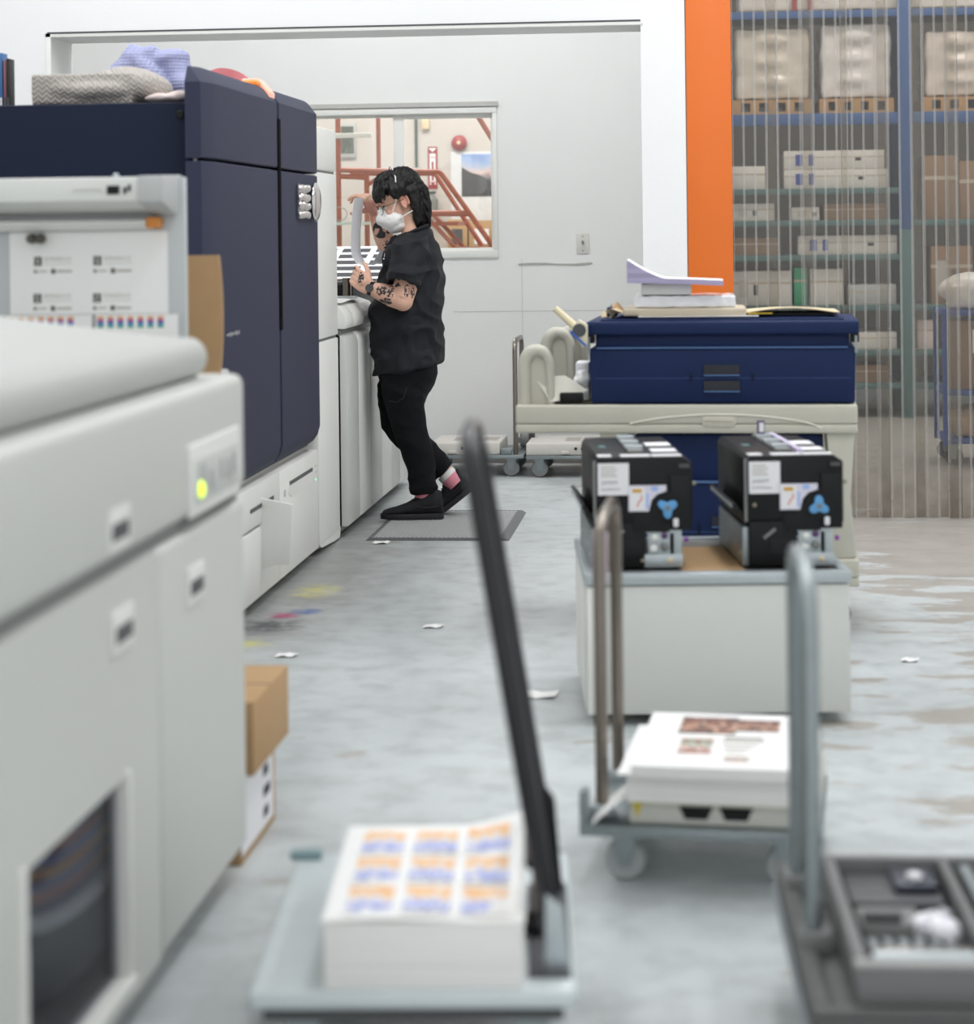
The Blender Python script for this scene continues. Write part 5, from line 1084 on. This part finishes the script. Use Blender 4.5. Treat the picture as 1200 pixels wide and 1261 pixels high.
tag(MB().box(0.215, 0.30, 3.63, 3.755, 0.206, 0.235).build('grey_pad', M_grey, None, 0.006), 'pale grey plastic pad behind the parts tray', 'pad')

# ================================================================== FLOOR SCRAPS
for i, (x, y, s, lab) in enumerate(((-0.90, 7.05, 0.03, 'tiny white paper scrap on the open floor ahead of the mat'), (-0.47, 6.02, 0.05, 'torn white paper scrap left of the low cabinet'), (-1.36, 8.95, 0.035, 'white paper scrap beside the white tower'), (-1.30, 6.55, 0.03, 'white paper scrap near the ink stains'), (0.62, 6.55, 0.025, 'tiny white scrap on the floor right of the low cabinet'), (-1.43, 10.05, 0.03, 'white scrap under the low white machine by the shoe'))):
    o = MB().sheet(lambda u, v: (x+s*2*(u-0.5)+0.01*v, y+s*1.6*(v-0.5), 0.003+0.006*math.sin(u*4+v*3+i)**2), 4, 3, 0.001).build('paper_scrap', M_paper); tag(o, lab, 'paper scrap', 'paper scraps on the floor')

# ================================================================== PERSON
PO = Vector((-1.29, 9.70, 0.0155))
pn = thing('person', 'person in black short-sleeved shirt, black trousers and white face mask leaning on the machine', 'person', PO)
def LP(o): o.location = -PO; return o
M_skin = bpy.data.materials.new('skin'); M_skin.use_nodes = True
_b = M_skin.node_tree.nodes['Principled BSDF']; _a = M_skin.node_tree.nodes.new('ShaderNodeVertexColor'); _a.layer_name = 'Col'
M_skin.node_tree.links.new(_a.outputs[0], _b.inputs['Base Color']); _b.inputs['Roughness'].default_value = 0.5; _b.inputs['Subsurface Weight'].default_value = 0.05; _b.inputs['Subsurface Radius'].default_value = (0.01, 0.004, 0.002)
M_shirt = mat('black_cotton', '#1b1c21', 0.7, var=0.15, scale=60, bump=0.2, bscale=900, spec=0.3)
M_trouser = mat('black_denim', '#0e0f12', 0.9, var=0.2, scale=80, bump=0.2, bscale=1200, spec=0.25)
M_hair = mat('dark_hair', '#0d0908', 0.5, var=0.4, scale=60, spec=0.35)
M_shoe = mat('black_suede', '#15151a', 0.85, var=0.2, scale=50)
M_mask = mat('mask_white', '#eceae8', 0.75, var=0.02)
HS = 1.0
HM = Matrix.Translation((-1.362, 9.70, 1.462)) @ Matrix.Rotation(math.radians(197), 4, 'Z') @ Matrix.Rotation(math.radians(20), 4, 'Y') @ Matrix.Scale(HS, 4)
h = lambda *p: HM @ Vector(p)
HR = HM.to_3x3()
bd_ = MB()
def hell(mb, c, r, M=None):
    mb.ell(h(*c), r, 20, 14, M=(HR @ M) if M is not None else HR)
hell(bd_, (-0.012, 0, 0.045), (0.095, 0.076, 0.092)); hell(bd_, (0.034, 0, -0.022), (0.058, 0.060, 0.088)); hell(bd_, (0.046, 0, -0.08), (0.042, 0.045, 0.034)); hell(bd_, (0.03, 0, 0.03), (0.068, 0.066, 0.06))
bd_.tube([h(0.088, 0, 0.012), h(0.104, 0, -0.018), h(0.108, 0, -0.03)], [0.009, 0.011, 0.012], 10); hell(bd_, (0.098, 0, -0.034), (0.014, 0.016, 0.010))
hell(bd_, (0.074, 0.03, 0.020), (0.016, 0.024, 0.008)); hell(bd_, (0.074, -0.03, 0.020), (0.016, 0.024, 0.008)); hell(bd_, (0.068, 0.04, -0.03), (0.02, 0.018, 0.02)); hell(bd_, (0.068, -0.04, -0.03), (0.02, 0.018, 0.02))
for s in (-1, 1):
    # ear: rim, lobe, concha
    rim = [h(-0.008+0.017*math.cos(a), s*(0.076+0.010*(0.5-0.5*math.cos(a))), -0.002+0.030*math.sin(a)) for a in [math.radians(q) for q in range(-60, 235, 22)]]
    bd_.tube(rim, 0.0055, 8); hell(bd_, (-0.006, s*0.075, -0.004), (0.015, 0.006, 0.026)); hell(bd_, (-0.002, s*0.077, -0.028), (0.008, 0.006, 0.010))
neck0, neck1 = h(-0.022, 0, -0.05), Vector((-1.295, 9.70, 1.29))
bd_.tube([h(-0.01, 0, 0.0), neck0, neck0*0.5+neck1*0.5, neck1, (-1.30, 9.7, 1.2)], [0.056, 0.054, 0.052, 0.06, 0.09], 18)
# hidden trunk and legs keep the figure one surface
def ring(c, rx, ry, z, n=28, p=2.3, tilt=0.0):
    out = []
    for j in range(n):
        a = 2*math.pi*j/n; ca, sa = math.cos(a), math.sin(a)
        x = rx*math.copysign(abs(ca)**(2/p), ca); y = ry*math.copysign(abs(sa)**(2/p), sa); out.append((c[0]+x, c[1]+y, z+tilt*x))
    return out
bd_.loft([ring((-1.335, 9.70), 0.12, 0.14, 0.64), ring((-1.34, 9.7), 0.145, 0.16, 0.85), ring((-1.32, 9.7), 0.12, 0.15, 1.1), ring((-1.295, 9.7), 0.09, 0.17, 1.22), ring((-1.30, 9.7), 0.05, 0.08, 1.30)])
LEGN = [(-1.35, 9.62, 0.74), (-1.35, 9.62, 0.60), (-1.318, 9.63, 0.42), (-1.268, 9.63, 0.24), (-1.255, 9.63, 0.11)]
LEGF = [(-1.355, 9.78, 0.74), (-1.388, 9.775, 0.60), (-1.392, 9.77, 0.43), (-1.275, 9.77, 0.30), (-1.160, 9.77, 0.195)]
bd_.tube(LEGN, [0.09, 0.085, 0.055, 0.05, 0.036], 16); bd_.tube(LEGF, [0.09, 0.085, 0.055, 0.05, 0.036], 16)
bd_.tube([(-1.255, 9.63, 0.13), (-1.245, 9.627, 0.08), (-1.32, 9.625, 0.05)], [0.034, 0.030, 0.020], 12)
bd_.tube([(-1.165, 9.77, 0.20), (-1.135, 9.772, 0.165), (-1.125, 9.772, 0.145)], [0.034, 0.030, 0.024], 12)
# near (left) arm, bent, forearm rising to the machine
SHN, ELN, WRN = Vector((-1.278, 9.535, 1.225)), Vector((-1.328, 9.468, 1.018)), Vector((-1.478, 9.495, 1.072))
bd_.tube([SHN, SHN.lerp(ELN, .5), ELN], [0.062, 0.058, 0.052], 16); bd_.ell(ELN+Vector((0.006, 0, -0.006)), (0.046, 0.046, 0.046))
bd_.tube([ELN, ELN.lerp(WRN, .3), ELN.lerp(WRN, .7), WRN], [0.048, 0.050, 0.039, 0.029], 16)
# far (right) arm, raised
SHF, ELF, WRF = Vector((-1.30, 9.865, 1.235)), Vector((-1.452, 9.872, 1.262)), Vector((-1.503, 9.835, 1.418))
bd_.tube([SHF, SHF.lerp(ELF, .5), ELF], [0.062, 0.058, 0.05], 16); bd_.ell(ELF, (0.046, 0.046, 0.046))
bd_.tube([ELF, ELF.lerp(WRF, .35), ELF.lerp(WRF, .75), WRF], [0.046, 0.047, 0.036, 0.028], 16)
def hand(wr, d, w, n, curls, thumb):
    """wr wrist, d palm direction, w width axis (towards the index finger), n palm normal (fingers curl towards it)"""
    d, w, n = d.normalized(), w.normalized(), n.normalized()
    k = wr+d*0.082
    for q in (-0.030, -0.010, 0.010, 0.030):
        bd_.tube([wr+w*q*0.6, wr+d*0.04+w*q*0.9, k+w*q], [0.019, 0.0165, 0.0125], 10)
    bd_.ell(wr+d*0.042, (0.028, 0.028, 0.028))
    for i, (q, ln) in enumerate(((0.031, 0.95), (0.0105, 1.05), (-0.0105, 0.98), (-0.030, 0.78))):
        a1, a2, a3 = curls[i]
        p = k+w*q; pts = [p-d*0.012, p]; ang = 0
        for seg, a in ((0.042, a1), (0.026, a2), (0.020, a3)):
            ang += math.radians(a); p = p+(d*math.cos(ang)+n*math.sin(ang)+w*q*0.6)*seg*ln; pts.append(p)
        bd_.tube(pts, [0.0105, 0.0105, 0.0093, 0.0085, 0.0075], 10); bd_.ell(pts[-1], (0.0076,)*3, 10, 8)
    b0 = wr+d*0.022+w*0.022; pts = [b0]
    p = b0
    for (cd_, cw, cn), ln in zip(thumb, (0.040, 0.032, 0.024)):
        v = (d*cd_+w*cw+n*cn).normalized(); p = p+v*ln; pts.append(p)
    bd_.tube(pts, [0.016, 0.0125, 0.0105, 0.0085], 10); bd_.ell(pts[-1], (0.0088,)*3, 10, 8)
    return k, pts
hand(WRN, Vector((-0.78, 0.12, 0.62)), Vector((0.60, 0.02, 0.78))*1.0, Vector((0.05, 1.0, -0.1)), [(35, 50, 30), (50, 60, 40), (60, 65, 40), (65, 70, 40)], [(0.7, 0.75, 0.25), (0.85, 0.45, 0.35), (0.9, 0.2, 0.4)])
hand(WRF, Vector((-0.42, -0.35, 0.84)), Vector((-0.25, -0.88, -0.30)), Vector((-0.86, 0.28, -0.42)), [(35, 45, 25), (45, 55, 30), (55, 60, 35), (60, 65, 40)], [(0.35, 0.5, 0.8), (0.3, 0.1, 0.95), (0.2, -0.2, 1.0)])
body = LP(finish_blob(bd_, 'body', M_skin, pn, 0.0042, 3))
me = body.data; nv = len(me.vertices); co = np.empty(nv*3); me.vertices.foreach_get('co', co); co = co.reshape(-1, 3)
base = np.array(lin('#e0b29b')[:3]); col = np.tile(base, (nv, 1))
HMI = HM.inverted(); Rm = np.array(HMI.to_3x3()); tm = np.array(HMI.to_translation()); hc = co@Rm.T+tm
pinkm = ((hc[:, 0] > 0.06) & (hc[:, 2] < 0) & (hc[:, 2] > -0.06) & (np.abs(hc[:, 1]) < 0.06) & (co[:, 2] > 1.3)); col[pinkm] = lin('#dfa590')[:3]
earm = (np.abs(hc[:, 1]) > 0.074) & (np.abs(hc[:, 2]) < 0.05) & (co[:, 2] > 1.3); col[earm] = lin('#d99d8b')[:3]
def tattoo(c, r, scale, thr, tone='#2e2c30'):
    c = np.array(c); d2 = (((co-c)/np.array(r))**2).sum(1); idx = np.where(d2 < 1)[0]
    for i in idx:
        p = Vector(co[i]*scale)
        if noise.noise(p)+0.25*(1-d2[i]) > thr: col[i] = np.array(lin(tone)[:3])*(0.9+0.5*abs(noise.noise(p*2)))
tattoo((-1.470, 9.83, 1.335), (0.042, 0.07, 0.042), 36, -0.22)
tattoo((-1.445, 9.83, 1.262), (0.02, 0.07, 0.022), 102, 0.05)
tattoo((-1.415, 9.45, 1.060), (0.026, 0.06, 0.024), 93, 0.05); tattoo((-1.375, 9.44, 1.055), (0.02, 0.05, 0.03), 119, 0.12); tattoo((-1.395, 9.45, 1.012), (0.035, 0.06, 0.016), 102, -0.1)
tattoo((-1.30, 9.42, 1.06), (0.012, 0.06, 0.03), 110, 0.02); tattoo((-1.275, 9.42, 1.05), (0.010, 0.06, 0.03), 110, 0.02); tattoo((-1.345, 9.42, 1.085), (0.02, 0.06, 0.012), 110, 0.0)
tattoo((-1.515, 9.48, 1.115), (0.014, 0.05, 0.03), 93, -0.05); tattoo((-1.55, 9.5, 1.16), (0.006, 0.05, 0.008), 93, -0.1)
ca_ = me.color_attributes.new('Col', 'FLOAT_COLOR', 'POINT'); ca_.data.foreach_set('color', np.hstack([col, np.ones((nv, 1))]).astype(np.float32).ravel())

# shirt
def wrinkle(amp, f=9.0):
    def g(p):
        q = Vector((p.x*f*0.7+p.z*f*1.5, p.y*f*0.6, p.z*f*0.7-p.x*f*1.2))
        a = noise.noise(q); c = noise.noise(q*0.55+Vector((3, 1, 7)))
        return amp*(0.7*max(-0.6, 0.45-abs(a)*2.6)+0.9*c)
    return g
sh2 = MB()
cy = 9.70
sh2.loft([ring((-1.335, cy), 0.165, 0.19, 0.695, tilt=0.20), ring((-1.338, cy), 0.172, 0.2, 0.76, tilt=0.1), ring((-1.34, cy), 0.172, 0.205, 0.86), ring((-1.338, cy), 0.167, 0.2, 0.95), ring((-1.328, cy), 0.155, 0.195, 1.03), ring((-1.322, cy), 0.152, 0.195, 1.11), ring((-1.310, cy), 0.142, 0.195, 1.19), ring((-1.302, cy), 0.120, 0.19, 1.24), ring((-1.298, cy), 0.09, 0.15, 1.285), ring((-1.305, cy), 0.078, 0.10, 1.315, tilt=0.3)])
SEN = Vector((-1.330, 9.468, 1.100))
sh2.tube([(-1.29, 9.60, 1.245), (-1.285, 9.535, 1.215), (-1.305, 9.50, 1.16), SEN], [0.085, 0.092, 0.088, 0.082], 20)
sh2.tube([SEN+Vector((0.005, 0.004, 0.032)), SEN+Vector((-0.002, -0.002, -0.008))], [0.087, 0.090], 20)
SEF = Vector((-1.425, 9.868, 1.245)); sh2.tube([(-1.30, 9.80, 1.25), (-1.31, 9.865, 1.235), SEF], [0.085, 0.088, 0.075], 20)
shirt = LP(finish_blob(sh2, 'shirt', M_shirt, pn, 0.0055, 6, wrinkle(0.024, 7)))
# collar, placket and chest print
cl = MB(); cpts = []
for q in range(0, 21):
    a = math.radians(35+290*q/20); cpts.append(Vector((-1.312-0.078*math.cos(a), cy-0.082*math.sin(a), 1.325-0.035*math.cos(a)-0.012)))
cl.tube(cpts, 0.017, 10, flat=0.6); cl.prism([(-1.40, 1.30), (-1.375, 1.312), (-1.385, 1.245), (-1.415, 1.262)], 'y', cy-0.062, cy-0.040); cl.prism([(-1.40, 1.30), (-1.375, 1.312), (-1.385, 1.245), (-1.415, 1.262)], 'y', cy+0.040, cy+0.062)
LP(cl.build('collar', M_shirt, pn, 0.003))
pt_ = LP(MB().box(-0.001, 0.001, -0.018, 0.018, -0.016, 0.016).build('chest_print', M_shirt, pn)); 
ang = math.radians(-50)
pt_.location = Vector((-1.406, 9.546, 1.210))-PO; pt_.rotation_euler = (0, math.radians(12), math.radians(55))
for q in range(3): MB().box(-0.0022, -0.0006, -0.016+0.011*q, -0.008+0.011*q, 0.0, 0.015).build('print_letter', M_label, pt_)
MB().box(-0.0022, -0.0006, -0.018, 0.018, -0.012, -0.006).build('print_line', M_label, pt_)
# trousers
tr_ = MB()
tr_.loft([ring((-1.35, cy), 0.07, 0.13, 0.50), ring((-1.345, cy), 0.11, 0.16, 0.58), ring((-1.338, cy), 0.140, 0.18, 0.67), ring((-1.337, cy), 0.130, 0.160, 0.77)])
tr_.tube([LEGN[0], LEGN[1], LEGN[2], LEGN[3], (-1.258, 9.63, 0.135)], [0.095, 0.102, 0.078, 0.068, 0.058], 20)
tr_.tube([LEGF[0], LEGF[1], (-1.398, 9.77, 0.44), (-1.29, 9.77, 0.315), (-1.185, 9.77, 0.212)], [0.095, 0.108, 0.080, 0.072, 0.060], 20)
tr_.tube([(-1.258, 9.63, 0.165), (-1.258, 9.63, 0.128)], [0.064, 0.062], 20); tr_.tube([(-1.21, 9.77, 0.237), (-1.18, 9.77, 0.208)], [0.064, 0.062], 20)
LP(finish_blob(tr_, 'trousers', M_trouser, pn, 0.0055, 5, wrinkle(0.008, 8)))
MB_p = MB().tube([(-1.40, 9.512, 0.56), (-1.36, 9.503, 0.555), (-1.33, 9.502, 0.575), (-1.315, 9.503, 0.62)], 0.003, 6); LP(MB_p.build('pocket_seam', M_shirt, pn))
# hair
hr = MB()
def lock(pts, r): hr.tube([h(*p) for p in pts], [q*HS for q in r], 8)
def he(c, r): hell(hr, c, r)
he((-0.022, 0, 0.068), (0.104, 0.088, 0.086)); he((-0.062, 0, 0.0), (0.056, 0.076, 0.085)); he((-0.03, 0.045, 0.085), (0.08, 0.05, 0.07)); he((0.02, 0, 0.10), (0.075, 0.078, 0.055))
rr_ = random.Random(5)
for q in range(15):
    y = -0.075+0.15*q/14; s = 1-(y/0.1)**2
    lock([(0.0, y*0.7, 0.140), (0.055, y*0.95, 0.125), (0.088*s**0.35, y*1.05, 0.088), (0.100*s**0.4+0.004, y*1.08, 0.058+rr_.uniform(-.006, .004)), (0.099*s**0.4+0.006, y*1.08, 0.036+rr_.uniform(-.008, .006))], [0.016, 0.017, 0.015, 0.011, 0.004])
for s in (-1, 1):
    for q in range(5): lock([(0.03-0.014*q, s*0.07, 0.10), (0.035-0.013*q, s*0.090, 0.06), (0.033-0.016*q, s*0.090, 0.022+rr_.uniform(-.006, .006))], [0.018, 0.015, 0.005])
    for q in range(6): lock([(-0.03-0.012*q, s*0.06, 0.09), (-0.045-0.010*q, s*0.084-s*0.004*q, 0.03), (-0.046-0.010*q, s*0.078-s*0.006*q, -0.05), (-0.030-0.011*q, s*0.072-s*0.006*q, -0.105+rr_.uniform(-.012, .012)), (-0.022-0.012*q, s*0.066-s*0.006*q, -0.140+rr_.uniform(-.012, .012))], [0.018, 0.02, 0.02, 0.016, 0.005])
for q in range(7):
    y = -0.06+0.02*q; lock([(-0.09, y, 0.08), (-0.115, y, 0.02), (-0.105, y*1.05, -0.05), (-0.088, y, -0.105), (-0.078, y, -0.148+rr_.uniform(-.012, .012))], [0.02, 0.02, 0.021, 0.018, 0.005])
hair = LP(finish_blob(hr, 'hair', M_hair, pn, 0.0038, 1, lambda p: 0.0055*noise.noise(Vector((p.x*75+p.z*25, p.y*75, p.z*22-p.x*10)))+0.0025*noise.noise(p*120)))
# mask
mk = MB(); hell(mk, (0.060, 0, -0.062), (0.066, 0.066, 0.056)); hell(mk, (0.095, 0, -0.048), (0.044, 0.042, 0.034)); hell(mk, (0.090, 0, -0.014), (0.028, 0.026, 0.024)); hell(mk, (0.052, 0, -0.100), (0.052, 0.054, 0.032))
mask = LP(finish_blob(mk, 'face_mask', M_mask, pn, 0.004, 4, lambda p: 0.0012*noise.noise(p*50)))
mask.data.materials.append(M_mask)
mb = MB()
for s in (-1, 1):
    mb.tube([h(0.060, s*0.060, -0.028), h(0.030, s*0.078, 0.012), h(0.015, s*0.096, 0.055), h(-0.005, s*0.086, 0.115), h(-0.012, s*0.045, 0.160), h(-0.014, 0, 0.170)], 0.0032, 8)
    mb.tube([h(0.045, s*0.061, -0.07), h(0.0, s*0.072, -0.060), h(-0.03, s*0.079, -0.055)], 0.0030, 8)
st_ = mb.build('mask_strap', M_mask, mask)
mb = MB(); mb.tube([h(0.100, -0.030, -0.075), h(0.118, 0.0, -0.072), h(0.104, 0.036, -0.072), h(0.070, 0.062, -0.068)], 0.0022, 6); mb.build('mask_seam', mat('seam_mask', '#cfcdca', 0.8), mask)
for k2, (zz, l) in enumerate(((-0.052, 0.02), (-0.058, 0.015), (-0.064, 0.022))): MB().tube([h(0.101-0.002*k2, 0.046, zz), h(0.101-0.002*k2-l*0.8, 0.0575+0.001, zz+0.001)], 0.0009, 5).build('mask_print', M_mgrey, mask)
# glasses and eyes
gl = MB()
for s in (-1, 1):
    gl.tube([h(0.108-0.010*abs(math.cos(a)+s*0.0)*(1 if s*math.cos(a) > 0 else 0), s*0.034+0.0235*math.cos(a), -0.004+0.0225*math.sin(a)) for a in [math.radians(q) for q in range(0, 361, 20)]], 0.0016, 6)
    gl.tube([h(0.099, s*0.058, 0.004), h(0.05, s*0.076, 0.008), h(-0.005, s*0.082, 0.008)], 0.0015, 6)
gl.tube([h(0.108, -0.0105, 0.0), h(0.112, 0, 0.004), h(0.108, 0.0105, 0.0)], 0.0014, 6)
go = LP(gl.build('glasses', mat('glasses_wire', '#5a4a3a', 0.35, 0.8), pn))
for s in (-1, 1):
    MB().prism([(0.0225*math.cos(math.radians(a)), 0.0215*math.sin(math.radians(a))) for a in range(0, 360, 20)], 'x', -0.0004, 0.0004, M=HM @ Matrix.Translation((0.105, s*0.034, -0.004))).build('lens', M_lens, go)
    ey = LP(MB().ell(h(0.0775, s*0.032, -0.001), (0.0105,)*3, 12, 8).build('eye', mat('eye_white', '#d9d2cc', 0.3), pn)); MB().ell(h(0.085, s*0.032, -0.003), (0.0048,)*3, 10, 8).build('iris', M_black, ey)
    LP(MB().tube([h(0.090, s*0.014, 0.022), h(0.090, s*0.030, 0.028), h(0.078, s*0.050, 0.023)], [0.0028, 0.0034, 0.0016], 6).build('eyebrow', M_hair, pn))
    LP(MB().tube([h(0.087, s*0.022, 0.006), h(0.0885, s*0.032, 0.009), h(0.083, s*0.043, 0.005)], 0.0022, 6).build('eyelid', M_hair, pn))
# watch
wd = (WRN-ELN).normalized(); wc = WRN-wd*0.012
wt = LP(MB().tube([wc-wd*0.009, wc+wd*0.009], 0.0335, 20).build('watch', M_black, pn)); fwv = Vector((-0.15, -0.95, 0.1)).normalized()
MB().cyl(wc+fwv*0.028, wc+fwv*0.041, 0.0185, 18).build('watch_face', M_dgrey, wt)
# shoes and socks
def shoe(Ms, pitch=0.0, nm='shoe'):
    xb = 0.178
    def T(p):
        x, y, z = p
        if pitch and x > xb:      # toes stay flat on the ground while the heel lifts
            f = min(1, (x-xb)/0.03); a = math.radians(pitch)*f; dx = x-xb; x, z = xb+dx*math.cos(a)-z*math.sin(a), dx*math.sin(a)+z*math.cos(a)
        return tuple(Ms @ Vector((x, y, z)))
    def fin(m): m.v = [T(p) for p in m.v]; return m
    m = MB()
    def rg(x, w, z0, z1, n=16): return [(x, w*math.cos(2*math.pi*j/n), (z0+z1)/2+(z1-z0)/2*math.sin(2*math.pi*j/n)) for j in range(n)]
    m.loft([rg(x, w, z0, z1) for x, w, z0, z1 in ((-0.008, 0.02, 0.015, 0.06), (0.0, 0.033, 0.012, 0.125), (0.03, 0.040, 0.012, 0.135), (0.075, 0.041, 0.012, 0.128), (0.115, 0.042, 0.012, 0.098), (0.16, 0.046, 0.012, 0.072), (0.205, 0.049, 0.012, 0.056), (0.245, 0.044, 0.012, 0.046), (0.270, 0.028, 0.014, 0.036))])
    o = LP(finish_blob(fin(m), nm, M_shoe, pn, 0.005, 3))
    pr = [(-0.010, 0.018), (0.0, 0.032), (0.03, 0.039), (0.09, 0.040), (0.15, 0.046), (0.178, 0.048), (0.205, 0.050), (0.25, 0.044), (0.272, 0.028), (0.280, 0.010)]
    s = MB().loft([[(x, -w, 0.0), (x, w, 0.0), (x, w, 0.024), (x, -w, 0.024)] for x, w in pr]); fin(s).build('sole', mat('sole_black', '#1d1c1f', 0.6), o, 0.002)
    l = MB()
    for q in range(5): l.tube([(0.105+0.014*q, 0.030-0.001*q, 0.094-0.009*q), (0.107+0.014*q, 0, 0.106-0.0105*q), (0.105+0.014*q, -0.030, 0.094-0.009*q)], 0.003, 6)
    fin(l).build('laces', M_blackm, o)
    a = MB(); a.tube([(0.01, 0.0405, 0.06), (0.06, 0.0435, 0.052), (0.11, 0.0445, 0.058), (0.15, 0.047, 0.042)], 0.002, 6); fin(a).build('side_stripe', mat('shoe_stripe', '#2b2a2e', 0.7), o)
    return o
shoe(Matrix.Translation((-1.178, 9.625, 0.0165)) @ Matrix.Rotation(math.radians(180+3), 4, 'Z'))
shoe(Matrix.Translation((-1.043, 9.775, 0.129)) @ Matrix.Rotation(math.radians(180-4), 4, 'Z') @ Matrix.Rotation(math.radians(38), 4, 'Y'), 38)
M_sockp = mat('sock_pink', '#d98a98', 0.9); M_sockw = mat('sock_white', '#dedbd8', 0.9)
ax = (Vector((-1.13, 9.77, 0.155))-Vector((-1.185, 9.77, 0.212))).normalized(); s0 = Vector((-1.178, 9.77, 0.206))
so = LP(MB().tube([s0+ax*0.012, s0+ax*0.055, s0+ax*0.075], [0.044, 0.044, 0.043], 18).build('sock', M_sockp, pn)); MB().tube([s0, s0+ax*0.026], 0.0448, 18).build('sock_band', M_sockw, so)
LP(MB().tube([(-1.258, 9.63, 0.145), (-1.256, 9.63, 0.10)], 0.044, 18).build('sock', M_sockp, pn))
# sheet held in both hands
def held_mat():
    m = mat('held_paper', '#efeff2', 0.5, var=0.02); nt = m.node_tree; out = nt.nodes['Material Output']; b = nt.nodes['Principled BSDF']
    t = nt.nodes.new('ShaderNodeBsdfTranslucent'); t.inputs[0].default_value = (0.9, 0.9, 0.92, 1); x = nt.nodes.new('ShaderNodeMixShader'); x.inputs[0].default_value = 0.45
    nt.links.new(b.outputs[0], x.inputs[1]); nt.links.new(t.outputs[0], x.inputs[2]); nt.links.new(x.outputs[0], out.inputs[0]); return m
prof = [(-1.556, 1.478), (-1.565, 1.43), (-1.570, 1.384), (-1.575, 1.32), (-1.576, 1.26), (-1.572, 1.215), (-1.553, 1.182), (-1.515, 1.168), (-1.475, 1.185), (-1.442, 1.235)]
def hs(u, v):
    t = v*(len(prof)-1); i = min(int(t), len(prof)-2); f = t-i
    x = prof[i][0]*(1-f)+prof[i+1][0]*f; z = prof[i][1]*(1-f)+prof[i+1][1]*f
    return (x+0.014*u*(1-v*0.3), 9.585+0.20*u, z+0.004*math.sin(u*3))
ho_ = MB().sheet(hs, 6, 27, 0.0008).build('held_sheet', held_mat()); tag(ho_, 'curled white printed sheet held up between both hands', 'paper')
